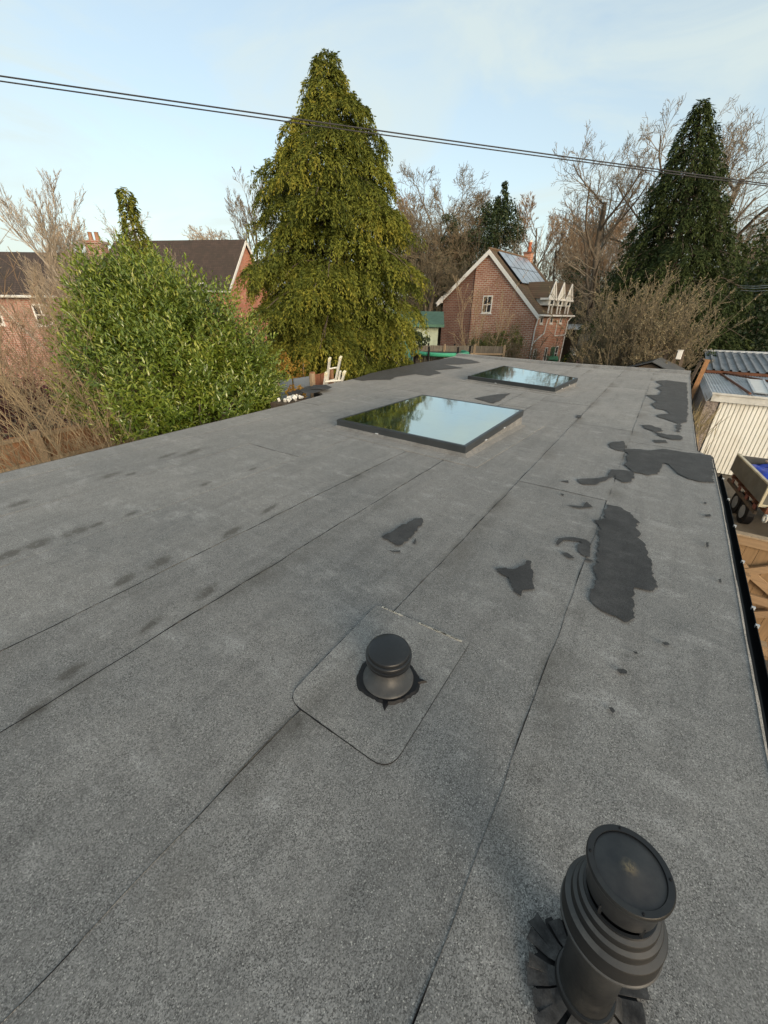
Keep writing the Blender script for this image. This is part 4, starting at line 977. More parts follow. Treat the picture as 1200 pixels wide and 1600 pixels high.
def corrugated(x0, x1, y0, y1, z0, z1, pitch, amp, trap=False, thick=.004):
    """sheet with ribs running along Y, z0 at y0 and z1 at y1"""
    mb = MB(); prof = []
    n = int(round((x1 - x0) / pitch))
    for i in range(n):
        xa = x0 + i * pitch
        if trap: prof += [(xa, 0), (xa + pitch * .62, 0), (xa + pitch * .70, amp), (xa + pitch * .92, amp)]
        else: prof += [(xa + pitch * k / 6, amp * .5 * (1 - math.cos(2 * math.pi * k / 6))) for k in range(6)]
    prof.append((x0 + n * pitch, 0)); k = len(prof)
    vs = []
    for (y, z) in ((y0, z0), (y1, z1)):
        vs += [(x, y, z + h) for x, h in prof]; vs += [(x, y, z + h - thick) for x, h in prof]
    fs = [(i, i+1, 2*k+i+1, 2*k+i) for i in range(k-1)] + [(k+i+1, k+i, 3*k+i, 3*k+i+1) for i in range(k-1)] + [(i+1, i, k+i, k+i+1) for i in range(k-1)] + [(2*k+i, 2*k+i+1, 3*k+i+1, 3*k+i) for i in range(k-1)]
    return mb.add(vs, fs)
for i in range(3):
    x = gx0 + .06 + i * 1.02
    obj('roof_sheet', corrugated(x, x + 1.02, gy0 - .03, gy1 + .2, -.47 + .004 * i, -.42 + .004 * i, .085, .028), M['zinc'], gar)
obj('verge_flashing', MB().prism([(gx0 - .03, gy0 - .05, -.62), (gx0 + .10, gy0 - .05, -.43), (gx0 + .12, gy0 - .05, -.44), (gx0 - .01, gy0 - .05, -.63)], (0, gy1 - gy0 + .2, .05)), M['zinc'], gar)
# higher lean-to behind with dark ribbed sheets
rb_ = thing('lean_to_shed', 'lean-to behind the garage roofed in dark grey ribbed sheets', 'shed', (3.5, 24, G))
for i in range(4):
    x = 1.72 + i * 1.12
    obj('roof_sheet', corrugated(x, x + 1.12, 21.75, 26.4, -.28 + .004 * (i % 2), .16 + .004 * (i % 2), .28, .06, trap=True), M['zinc_dark'], rb_)
obj('ridge_flashing', MB().prism([(1.66, 26.3, .17), (6.3, 26.3, .17), (6.3, 26.3, .28), (1.66, 26.3, .24)], (0, .25, 0)), M['zinc'], rb_)
obj('edge_beam', MB().box((1.7, 21.78, -.40), (6.2, 21.9, -.292)), M['rust'], rb_)
obj('wall', MB().box((1.8, 21.95, G), (6.1, 26.2, -.31)), M['old_timber'], rb_)
# things lying on the garage roof and leaning beside it
wp = thing('sheet_panel', 'white framed panel lying on the corrugated garage roof', 'panel', (2.95, 18.4, -.4))
pv = [at_y(1168, 594, 18.9), at_y(1199, 600, 18.6), at_y(1204, 617, 17.5), at_y(1176, 614, 17.6)]
pz = [-.39, -.36, -.37, -.40]
pv = [at_z(x, y, z) for (x, y), z in zip(((1167, 593), (1192, 595), (1203, 616), (1178, 614)), pz)]
obj('sheet', MB().prism(pv, (0, 0, .03)), M['white'], wp)
obj('frame', MB().beam(pv[0] + Vector((0, 0, .035)), pv[3] + Vector((0, 0, .035)), .06, .03).beam(pv[1] + Vector((0, 0, .035)), pv[2] + Vector((0, 0, .035)), .06, .03), M['zinc'], wp)
for lab, p, q in (('long rusty pole lying across the corrugated garage roof', (1126, 584), (1172, 615)), ('rusty pole lying along the back of the garage roof', (1132, 583), (1204, 596))):
    a, b = at_z(*p, -.37), at_z(*q, -.37)
    tag(obj('pole', MB().tube([a, b], .035, 8), M['rust']), lab, 'pole')
lt = at_y(1081, 617, 17.8); lu = at_y(1106, 562, 18.2)
tag(obj('timber', MB().beam(lt + (lt - lu) * .9, lu, .14, .05, up=(0, 1, .2)), M['timber'], bev=.004), 'thick orange timber leaning up beside the garage wall', 'timber')
fr_ = thing('propped_timbers', 'old dark timber frame propped behind the orange timber', 'frame', at_y(1085, 590, 19))
for (p, q) in (((1077, 600), (1097, 560)), ((1084, 612), (1104, 566)), ((1097, 560), (1104, 566)), ((1078, 598), (1086, 606))):
    a, b = at_y(*p, 19.0), at_y(*q, 19.3); obj('beam', MB().beam(a + (a - b) * (.6 if p[1] > 590 else 0), b, .09, .06), M['old_timber'], fr_)
# dark felted little gable roof just past the end of our roof
fsd = thing('felt_roofed_shed', 'low shed with dark grey felt gable roof past the roof end', 'shed', (-.2, 20, G))
ap = at_y(1019, 566, 18.6); zl_ = ap.z
W1, W2 = 1.15, .95
ap2 = Vector((ap.x + .25, 21.2, zl_ + .02))
obj('roof_slope', MB().prism([ap, (ap.x - W1, 18.6, zl_ - .42), (ap2.x - W1, 21.2, zl_ - .42), ap2], (0, 0, .03)), M['felt_plain'], fsd)
obj('roof_slope', MB().prism([ap + Vector((.002, 0, 0)), ap2 + Vector((.002, 0, 0)), (ap2.x + W2, 21.2, zl_ - .42), (ap.x + W2, 18.6, zl_ - .42)], (0, 0, .03)), simple('shed_felt_lit', (.085, .088, .09), .85, .2, 6, fine=120), fsd)  # right slope coloured paler to paint in the light on it
obj('wall', MB().prism([(ap.x - W1 + .12, 18.75, G), (ap.x + W2 - .12, 18.75, G), (ap.x + W2 - .12, 18.75, zl_ - .44), (ap.x, 18.75, zl_ - .06), (ap.x - W1 + .12, 18.75, zl_ - .44)], (.2, 2.3, 0)), M['old_timber'], fsd)

# ------------------------------------------------------------------ tipping trailer with blue sheet in the yard
tA, tB = Vector((2.30, 13.0, 0)), Vector((2.60, 10.75, 0))
tdir = (tB - tA).normalized(); tn = Vector((-tdir.y, tdir.x, 0))           # tn points to +X
if tn.x < 0: tn = -tn
TLn = (tB - tA).length; TW = 1.7
tz = -1.5
tl = thing('trailer', 'weathered grey drop sided trailer parked before the cream garage door', 'trailer', tA + tn * .8 + tdir * 1.1 + Vector((0, 0, G)))
TG = simple('trailer_side', (.13, .128, .112), .6, .25, 4, metal=.3, dirt=(.10, .09, .07)); TC = simple('trailer_cream', (.52, .47, .34), .6, .15, 4, dirt=(.3, .24, .15))
def tpnt(u, v, z): q = tA + tdir * u + tn * v; return Vector((q.x, q.y, z))
def tbox(u0, u1, v0, v1, z0, z1):
    mb = MB(); return mb.add([tpnt(u0,v0,z0),tpnt(u1,v0,z0),tpnt(u1,v1,z0),tpnt(u0,v1,z0),tpnt(u0,v0,z1),tpnt(u1,v0,z1),tpnt(u1,v1,z1),tpnt(u0,v1,z1)], [(0,1,2,3),(4,7,6,5),(0,4,5,1),(1,5,6,2),(2,6,7,3),(3,7,4,0)])
obj('side_panel', tbox(0, TLn, 0, .03, tz - .42, tz), TG, tl, bev=.004)
obj('side_panel', tbox(0, TLn, TW - .03, TW, tz - .42, tz), TG, tl, bev=.004)
obj('tail_board', tbox(-.03, -.002, 0, TW, tz - .42, tz - .01), TG, tl, bev=.004)
obj('head_rail', tbox(TLn + .002, TLn + .05, -.02, TW + .02, tz - .03, tz + .03), TC, tl, bev=.004)
obj('head_rail', tbox(TLn + .002, TLn + .05, -.02, TW + .02, tz - .48, tz - .42), TC, tl, bev=.004)
for v0 in (-.015, TW * .5, TW - .03): obj('head_post', tbox(TLn + .006, TLn + .046, v0, v0 + .045, tz - .419, tz - .031), TC, tl)
obj('head_panel', tbox(TLn + .015, TLn + .03, .03, TW - .03, tz - .418, tz - .10), TG, tl)
obj('top_rail', tbox(-.02, TLn, -.012, .045, tz + .001, tz + .035), TC, tl)
obj('floor', tbox(0, TLn, .032, TW - .032, tz - .44, tz - .40), M['old_timber'], tl)
for v0 in (.12, TW - .2): obj('chassis_rail', tbox(-.1, TLn + .1, v0, v0 + .08, tz - .60, tz - .445), M['rust'], tl)
for u0 in (.25, .8, 1.35, 1.9):
    obj('cross_member', tbox(u0, u0 + .07, .0, TW, tz - .54, tz - .47), M['rust'], tl)
    obj('marker_lamp', tbox(u0 + .16, u0 + .3, -.02, .0, tz - .60, tz - .50), simple('dull_red_lens', (.16, .05, .035), .4, .3), tl)
obj('under_rail', tbox(.05, TLn - .05, .0, .05, tz - .70, tz - .62), M['old_timber'], tl)
for u0 in (.75, 1.35):
    for v0 in (.12, TW - .28):
        cc = tpnt(u0, v0, G + .30); wl = obj('wheel', MB().tube([cc, cc + tn * .17], .29, 24), M['bitumen'], tl, bev=.02)
        obj('rim', MB().tube([cc - tn * .006, cc + tn * .17], .16, 16), M['zinc_dark'], wl)
pD = tpnt(TLn + .75, TW / 2, tz - .62)
obj('drawbar', MB().beam(tpnt(TLn, .2, tz - .55), pD, .07, .08).beam(tpnt(TLn, TW - .2, tz - .55), pD, .07, .08), TC, tl)
hp = tpnt(TLn + .22, .12, tz - .66)
obj('ring_hitch', MB().tube([hp + tdir * (.075 * math.cos(a)) + tn * 0 + Vector((0, 0, .075 * math.sin(a))) for a in [2*math.pi*k/16 for k in range(17)]], .022, 8), M['white_dirty'], tl)
# crumpled tarpaulin
r2 = random.Random(5); nx, ny = 26, 26; vs = []; fs = []
from mathutils import noise as mn
for j in range(ny + 1):
    for i in range(nx + 1):
        u = .06 + (TLn - .12) * i / nx; v = .07 + (TW - .14) * j / ny
        hgt = tz - .18 + .16 * math.sin(math.pi * i / nx) * math.sin(math.pi * j / ny) + .13 * mn.fractal(Vector((u * 2.6, v * 2.6, 2)), .8, 2, 4) + .05 * abs(mn.noise(Vector((u * 7, v * 7, 0))))
        vs.append(tpnt(u, v, max(tz - .39, hgt)))
for j in range(ny):
    for i in range(nx): fs.append((j*(nx+1)+i, j*(nx+1)+i+1, (j+1)*(nx+1)+i+1, (j+1)*(nx+1)+i))
tag(obj('tarpaulin', MB().add(vs, [f[::-1] for f in fs]), simple('blue_tarp', (.012, .045, .42), .4, .25, 5), smooth=True), 'crumpled bright blue tarpaulin lying in the trailer', 'tarpaulin')
q = MB(); q.M = Matrix.Translation(tpnt(.35, .75, tz - .0)) @ Matrix.Rotation(.5, 4, 'Z') @ Matrix.Rotation(.15, 4, 'X'); q.box((-.3, -.09, .0), (.3, .09, .03))
tag(obj('board_offcut', q, M['fence_grey'], bev=.003), 'tan board offcut lying on the blue tarpaulin', 'board')

# ------------------------------------------------------------------ wooden gate between the building and the yard
gt = thing('wooden_gate', 'tan board gate seen from above with crossed braces and rails', 'gate', (1.9, 6.3, G))
gxa, gxb, gy, gzt, gzb = 1.22, 3.2, 6.3, -.93, -2.72
i = 0; x = gxa
while x < gxb - .02:
    obj('board', MB().box((x, gy + .03, gzb), (x + .128, gy + .048 + .003 * (i % 2), gzt)), M['gatewood'], gt); x += .132; i += 1
obj('rail', MB().box((gxa, gy - .03, gzt - .13), (gxb, gy + .029, gzt - .005)), M['gatewood_x'], gt, bev=.004)
obj('rail', MB().box((gxa, gy - .03, -1.86), (gxb, gy + .029, -1.74)), M['gatewood_x'], gt, bev=.004)
obj('rail', MB().box((gxa, gy - .03, gzb + .1), (gxb, gy + .029, gzb + .22)), M['gatewood_x'], gt, bev=.004)
obj('top_edge', MB().box((gxa - .02, gy - .05, gzt - .003), (gxb + .02, gy + .07, gzt + .022)), M['fence_grey'], gt, bev=.004)
for kk, (a, b) in enumerate((((gxa + .04, gzt - .18), (gxa + .95, -1.70)), ((gxa + .1, -1.68), (gxa + 1.0, -1.1)), ((gxa + .06, gzb + .27), (gxa + .95, -1.92)))):
    obj('brace', MB().beam((a[0], gy - .004 - .012 * kk, a[1]), (b[0], gy - .004 - .012 * kk, b[1]), .048, .10, up=(0, 0, 1)), M['gatewood_x'], gt)
obj('hinge', MB().box((gxa - .02, gy - .06, gzt - .2), (gxa + .05, gy - .035, gzt - .05)), simple('teal_strap', (.04, .16, .16), .6, .2), gt)
fence('board_fence', 'reddish fence boards low beside the black gutter', (1.55, 3.2), (1.62, 6.2), -1.5, 1.3, wood_mat('brown_boards', (.22, .095, .05), 'z'), M['gatewood_x'], .13, 3, rails=(.2, .85))

# ------------------------------------------------------------------ odds and ends in the far garden
r2 = random.Random(9)
for i, (px, py, col, lab) in enumerate(((887, 563, (.62, .55, .06), 'yellow plastic tub on the ground right of the cottage'), (893, 563, (.02, .02, .02), 'black plastic tub between the yellow and pale ones'), (903, 564, (.55, .36, .34), 'pinkish tub at the right of the far tubs'), (896, 553, (.6, .58, .55), 'white tub standing behind the row of tubs'))):
    p = at_d(px, py - 4, 40.5); p.z = max(p.z - .45, G + .0)
    tb = thing('plastic_tub', lab, 'tub', p, 'tubs right of the cottage'); mt = simple('tub_plastic', col, .5, .1)
    obj('body', MB().lathe([(.24, 0), (.32, .62)], 16, p, cap_bot=True), mt, tb, smooth=True); obj('rim', MB().lathe([(.325, .60), (.35, .62), (.35, .67), (.31, .67)], 16, p), mt, tb, smooth=True)
    obj('plinth_block', MB().box((p.x - .4, p.y - .4, G), (p.x + .4, p.y + .4, p.z - .004)), M['old_timber'], tb)
lp = at_d(900, 540, 44); lp.z = G
ls = thing('open_store', 'open fronted dark garden store with grey sheet roof past the cottage', 'shed', lp)
LF = frame_at(lp, R(3))
def lm(): q = MB(); q.M = LF; return q
for x in (-1.6, .0, 1.8): obj('post', lm().box((x - .07, 0, 0), (x + .07, .14, 3.3)), M['old_timber'], ls)
obj('back_wall', lm().box((-1.7, 2.2, 0), (1.9, 2.3, 3.4)), M['old_timber'], ls)
obj('roof', lm().prism([(-1.9, -.3, 3.35), (.6, -.3, 3.35), (.6, 2.5, 3.7), (-1.9, 2.5, 3.7)], (0, 0, .08)), M['zinc'], ls)
obj('mesh_panel', lm().box((.1, -.04, .3), (1.75, -.02, 3.0)), simple('grey_net', (.16, .16, .14), .9, .3, 14), ls)
ln_ = thing('washing_line', 'washing line strung between two posts under the tan shrub', 'washing line', at_d(960, 560, 19.6) - Vector((0, 0, 2)))
pa, pb = at_d(945, 547, 21.6), at_d(988, 547, 21.6)
for p in (pa, pb): obj('post', MB().tube([(p.x, p.y, G), (p.x, p.y, p.z + .15)], .045, 8), M['old_timber'], ln_)
obj('line', MB().tube([pa, (pa + pb) / 2 - Vector((0, 0, .05)), pb], .012, 5), M['white_dirty'], ln_)
def cloth(name, px, py, wpx, hgt, col, lab):
    a = at_d(px, py, 21.6); wd_ = wpx * .024; n = 10; d = (pb - pa).normalized(); vs = []; fs = []; rr = random.Random(px)
    dep = [.07 * math.sin(i * 1.5 + px) for i in range(n + 1)]
    for k, (dz, s_) in enumerate(((0, .4), (-hgt * .5, 1), (-hgt, 1.3))):
        for i in range(n + 1):
            q = a + d * (wd_ * (i / n - .5)); vs.append((q.x + d.y * dep[i] * s_, q.y - d.x * dep[i] * s_, q.z + dz + rr.uniform(-.03, .03) * (k == 2)))
    fs = [(k*(n+1)+i, k*(n+1)+i+1, (k+1)*(n+1)+i+1, (k+1)*(n+1)+i) for k in range(2) for i in range(n)]
    o = obj(name, MB().add(vs, fs), simple('cloth', col, .9, .35, 5)); s = o.modifiers.new('solid', 'SOLIDIFY'); s.thickness = .012
    return tag(o, lab, 'cloth')
cloth('hanging_cloth', 957, 549, 13, .62, (.36, .31, .32), 'pale pinkish cloth hanging on the line, nearer the tubs')
cloth('hanging_cloth', 975, 548, 11, .40, (.40, .39, .37), 'small white cloth hanging on the line, nearer the felt shed')
for i, (p, q, d0, lab) in enumerate((((1030, 585), (1046, 540), 20.6, 'dark plank leaning in the gap behind the felt shed'), ((1045, 590), (1058, 548), 20.8, 'second dark plank leaning beside the white box'), ((1058, 590), (1072, 530), 21, 'dark post leaning nearest the orange timber'), ((1012, 556), (1044, 546), 20.4, 'dark plank lying high across the other planks'))):
    a, b = at_d(*p, d0), at_d(*q, d0 + .5); a = a + (a - b) * (.9 if i < 3 else 0)
    tag(obj('plank', MB().beam(a, b, .13, .05), M['old_timber']), lab, 'plank', 'planks in the shade behind the shed')
wb = at_d(1062, 554, 20.75)
wbx = thing('post_box', 'small white box fixed to a dark leaning post in the shade', 'box', wb)
obj('body', MB().box((wb.x - .10, wb.y - .1, wb.z - .18), (wb.x + .08, wb.y + .0, wb.z + .15)), M['white'], wbx, bev=.02)
obj('lid', MB().box((wb.x - .115, wb.y - .115, wb.z + .152), (wb.x + .095, wb.y + .015, wb.z + .175)), M['white'], wbx)
for k, dy in enumerate((0, 3, 7)):
    a, b = at_d(1140, 446 + dy, 30), at_d(1230, 444 + dy * 1.2, 26)
    tag(obj('service_wire', MB().tube([a, (a + b) / 2 - Vector((0, 0, .06)), b], .012, 5), M['zinc']), ('topmost', 'middle', 'lowest')[k] + ' of three thin wires crossing before the dark hedge at right', 'wire', 'thin wires before the hedge')
# ------------------------------------------------------------------ plants
def rng(s): return np.random.default_rng(s)
def bare_tree_segs(seed, height, spread=.55, levels=5, kids=(7, 6, 5, 5, 4), trunk_r=.22, up=.25, first=.28, ratio=.62, wiggle=.16, droop=0.0, lean=(0, 0)):
    """returns segments p0,p1,r0,r1,level of a leafless tree standing at the origin"""
    r = random.Random(seed); out = []
    def grow(p, d, L_, rad, lv):
        n = 5 if lv == 0 else (4 if lv < 3 else 3); pts = [p]; dd = d.copy(); rr = [rad]
        endr = rad * (.45 if lv < levels - 1 else .35)
        for i in range(n):
            dd = (dd + Vector((r.uniform(-1, 1), r.uniform(-1, 1), r.uniform(-1, 1))) * wiggle + Vector((0, 0, (up if lv < 3 else up - droop) * .25))).normalized()
            pts.append(pts[-1] + dd * (L_ / n)); rr.append(rad + (endr - rad) * (i + 1) / n)
        for i in range(n): out.append((pts[i], pts[i+1], rr[i], rr[i+1], lv))
        if lv + 1 >= levels: return
        k = kids[lv] + r.choice((-1, 0, 0, 1))
        for j in range(k):
            t = (first if lv == 0 else .18) + (1 - (first if lv == 0 else .18)) * (j + r.uniform(.1, .9)) / k; t = min(t, .99)
            i = min(int(t * n), n - 1); f = t * n - i; q = pts[i].lerp(pts[i+1], f); bd = (pts[i+1] - pts[i]).normalized()
            side = bd.orthogonal().normalized(); side.rotate(Matrix.Rotation(r.uniform(0, 2 * math.pi), 3, bd))
            ang = r.uniform(.6, 1.25) * spread * (1.45 if lv == 0 else 1.2)
            nd = (bd * math.cos(ang) + side * math.sin(ang)).normalized()
            ll = L_ * ratio * (1.25 - .6 * t if lv == 0 else 1.1 - .45 * t) * r.uniform(.75, 1.2)
            grow(q, nd, ll, max(.006, (rr[i] + (rr[i+1] - rr[i]) * f) * r.uniform(.42, .62)), lv + 1)
    grow(Vector((0, 0, -.1)), Vector((lean[0], lean[1], 1)).normalized(), height * .62, trunk_r, 0)
    zmax = max(q[1].z for q in out); s = height / zmax
    return [(a * s, b * s, r0, r1, lv) for a, b, r0, r1, lv in out]
def tree_meshes(segs, root, bark, twig, minr=.011, thick=2):
    A = [q for q in segs if q[4] < thick]; B = [q for q in segs if q[4] >= thick]
    for nm, S_, mt, n in (('trunk', A, bark, 6), ('crown', B, twig, 3)):
        if not S_: continue
        P0 = np.array([tuple(q[0]) for q in S_]); P1 = np.array([tuple(q[1]) for q in S_]); r0 = np.maximum([q[2] for q in S_], minr); r1 = np.maximum([q[3] for q in S_], minr * .8)
        V, F = tubes_np(P0, P1, r0, r1, n); V = V + np.array(root.location)
        npmesh(nm, V, F, mt, root)
def clump_leaves(centers, radii, n_per, ln, wd, seed, upbias=.2, shell=.5, normal_jit=.6, var_shift=0):
    """leaves scattered in soft clumps: faces look outward, lengths and tints vary"""
    g = rng(seed); k = len(centers)
    idx = np.repeat(np.arange(k), n_per); m = len(idx)
    d = unit(g.normal(size=(m, 3))); rad = (shell + (1 - shell) * g.random(m)) 
    P = centers[idx] + d * radii[idx] * rad[:, None]
    Nn = unit(d + g.normal(size=(m, 3)) * normal_jit + np.array([0, 0, upbias]))
    D = unit(np.cross(Nn, g.normal(size=(m, 3))))
    L_ = ln * (.6 + .8 * g.random(m)); W_ = wd * (.7 + .6 * g.random(m))
    V, F = leaves_np(P, D, Nn, L_, W_)
    var = np.clip(g.random(k)[idx] * .7 + g.random(m) * .45 - .08 + var_shift, 0, 1)
    return V, F, var

def base_pt(px, py, d): p = at_d(px, py, d); return Vector((p.x, p.y, ground_z(p.x, p.y)))
def top_h(px, py, d): p = at_d(px, py, d); return p.z - ground_z(p.x, p.y)

# drooping conifer -----------------------------------------------------------
def conifer(name, label, px_axis, d, py_top, half_w, mat, seed, nb, sprays, leaves, profile, ll=.17, lw=.05, hang=.5, group=None, bottom=.4, ragged=.18, lean_px=None):
    ax_top = at_d(px_axis, py_top, d); b = Vector((ax_top.x, ax_top.y, ground_z(ax_top.x, ax_top.y))); H = ax_top.z - b.z
    if lean_px is not None: q_ = at_d(lean_px, 540, d); b = Vector((q_.x, q_.y, ground_z(q_.x, q_.y)))
    lv = Vector((ax_top.x - b.x, ax_top.y - b.y, 0)) / H
    t = thing(name, label, 'tree', b, group); g = rng(seed); r = random.Random(seed)
    segs = []; P0 = []; P1 = []; R0 = []; R1 = []
    pts = [Vector((b.x + .05 * math.sin(i * 1.7 + seed), b.y + .05 * math.cos(i * 2.1), b.z + H * .985 * i / 14)) + lv * (H * i / 14) for i in range(15)]
    obj('trunk', MB().tube(pts, [max(.015, .24 * (1 - i / 14) * H / 11 + .015) for i in range(15)], 8), M['bark'], t, smooth=True)
    SP = []; SD = []; SV = []; SL = []
    for k in range(nb):
        h = bottom / H + (1 - bottom / H) * ((k + r.random()) / nb) ** 1.12; h = min(h, .995); z = b.z + H * h
        az = k * 2.39996 + r.uniform(-.3, .3); Lb = half_w * profile(h) * (1 + r.uniform(-ragged, ragged * .8)) * (1 + .20 * mn.noise(Vector((math.cos(az) * 1.3, math.sin(az) * 1.3, h * 9 + seed))))
        Lb = max(.12, Lb); dirv = Vector((math.cos(az), math.sin(az), 0)); o_ = Vector((b.x, b.y, z)) + lv * (z - b.z); pr = [o_]
        nseg = 6; rise = r.uniform(.05, .3) * Lb
        for i in range(1, nseg + 1):
            u = i / nseg; pr.append(o_ + dirv * Lb * u + Vector((0, 0, rise * math.sin(u * 2.2) - .28 * Lb * u * u + r.uniform(-.03, .03))))
        for i in range(nseg): P0.append(pr[i]); P1.append(pr[i+1]); rb = max(.008, .045 * (Lb / half_w) * (1 - i / nseg) + .008); R0.append(rb); R1.append(rb * .8)
        bv = r.random()
        ns = max(4, int(sprays * (Lb / half_w) ** .9))
        for q in range(ns):
            u = .25 + .75 * (1 - (r.random() ** 1.6) * .95); i = min(int(u * nseg), nseg - 1); pp = pr[i].lerp(pr[i+1], u * nseg - i)
            side = Vector((-dirv.y, dirv.x, 0)); sw = r.gauss(0, .20 * Lb * (1.15 - .5 * u) + .04)
            pp = pp + side * sw + Vector((0, 0, -abs(sw) * .25))
            SP.append(pp); SD.append((dirv * .6 + side * (sw * 1.3 / (abs(sw) + .3)) + Vector((r.uniform(-.3, .3), r.uniform(-.3, .3), r.uniform(-.2, .25))))); SV.append(bv * .45 + r.random() * .4 + (.12 if u > .85 else 0)); SL.append(.5 + .7 * (Lb / half_w) ** .4)
    V, F = tubes_np(np.array([tuple(q) for q in P0]), np.array([tuple(q) for q in P1]), R0, R1, 4); npmesh('limbs', V, F, M['bark'], t, kind='stuff')
    # a spray: arches outward and hangs, leaflets down both sides
    SP = np.array([tuple(q) for q in SP]); SD = unit(np.array([tuple(q) for q in SD])); SV = np.array(SV); SL = np.array(SL); m = len(SP)
    Vs = []; Fs = []; vr = []; off = 0
    length = hang * SL * (.7 + .6 * g.random(m))
    for j in range(leaves):
        u = (j + .5) / leaves
        pos = SP + SD * (length * .55 * u)[:, None] + np.array([0, 0, -1]) * (length * .75 * u * u)[:, None] + g.normal(size=(m, 3)) * .022
        tang = unit(SD * (1 - .75 * u) + np.array([0, 0, -1]) * (.25 + 1.3 * u))
        sd_ = unit(np.cross(tang, np.array([0, 0, 1.]) + g.normal(size=(m, 3)) * .25)) * (1 if j % 2 else -1)
        D = unit(tang * .85 + sd_ * .55 + g.normal(size=(m, 3)) * .18)
        Nn = unit(np.cross(D, sd_) + g.normal(size=(m, 3)) * .45)
        V, F = leaves_np(pos, D, Nn, ll * (.7 + .6 * g.random(m)) * (1.1 - .4 * u), lw * (.7 + .6 * g.random(m)), droop=.12)
        Vs.append(V); Fs.append(F + off); off += len(V); vr.append(np.clip(SV + .22 * (u - .4) + g.normal(size=m) * .08, 0, 1))
    npmesh('crown', np.concatenate(Vs), np.concatenate(Fs), mat, t, np.concatenate(vr))
    return t
def prof_big(h):
    return float(np.interp(h, [0, .15, .35, .55, .68, .78, .87, .94, 1], [.80, .92, .98, .93, .80, .62, .40, .23, .04]))
conifer('cypress_tree', 'tall yellow green drooping cypress in the middle of the picture', 511, 16.2, 80, 2.8, M['leaf_cypress'], 7, 215, 100, 22, prof_big, ll=.13, lw=.037, hang=.56, bottom=.5, ragged=.30)
def prof_dark(h): return max(.05, (1 - h) ** .8 * (1.0 if h > .18 else .8 + h))
conifer('fir_tree', 'tall dark green fir on the right above the tan shrub', 1100, 29, 155, 4.4, M['leaf_dark'], 11, 300, 34, 16, prof_dark, ll=.22, lw=.06, hang=.9, bottom=1.6, ragged=.28, lean_px=1045)
conifer('young_conifer', 'slim sparse conifer tip rising behind the laurel', 193, 19.5, 293, 2.0, M['leaf_cypress'], 15, 150, 26, 12, lambda h: max(.04, (1 - h) ** 1.0), ll=.17, lw=.05, hang=.4, bottom=2.0, ragged=.35)

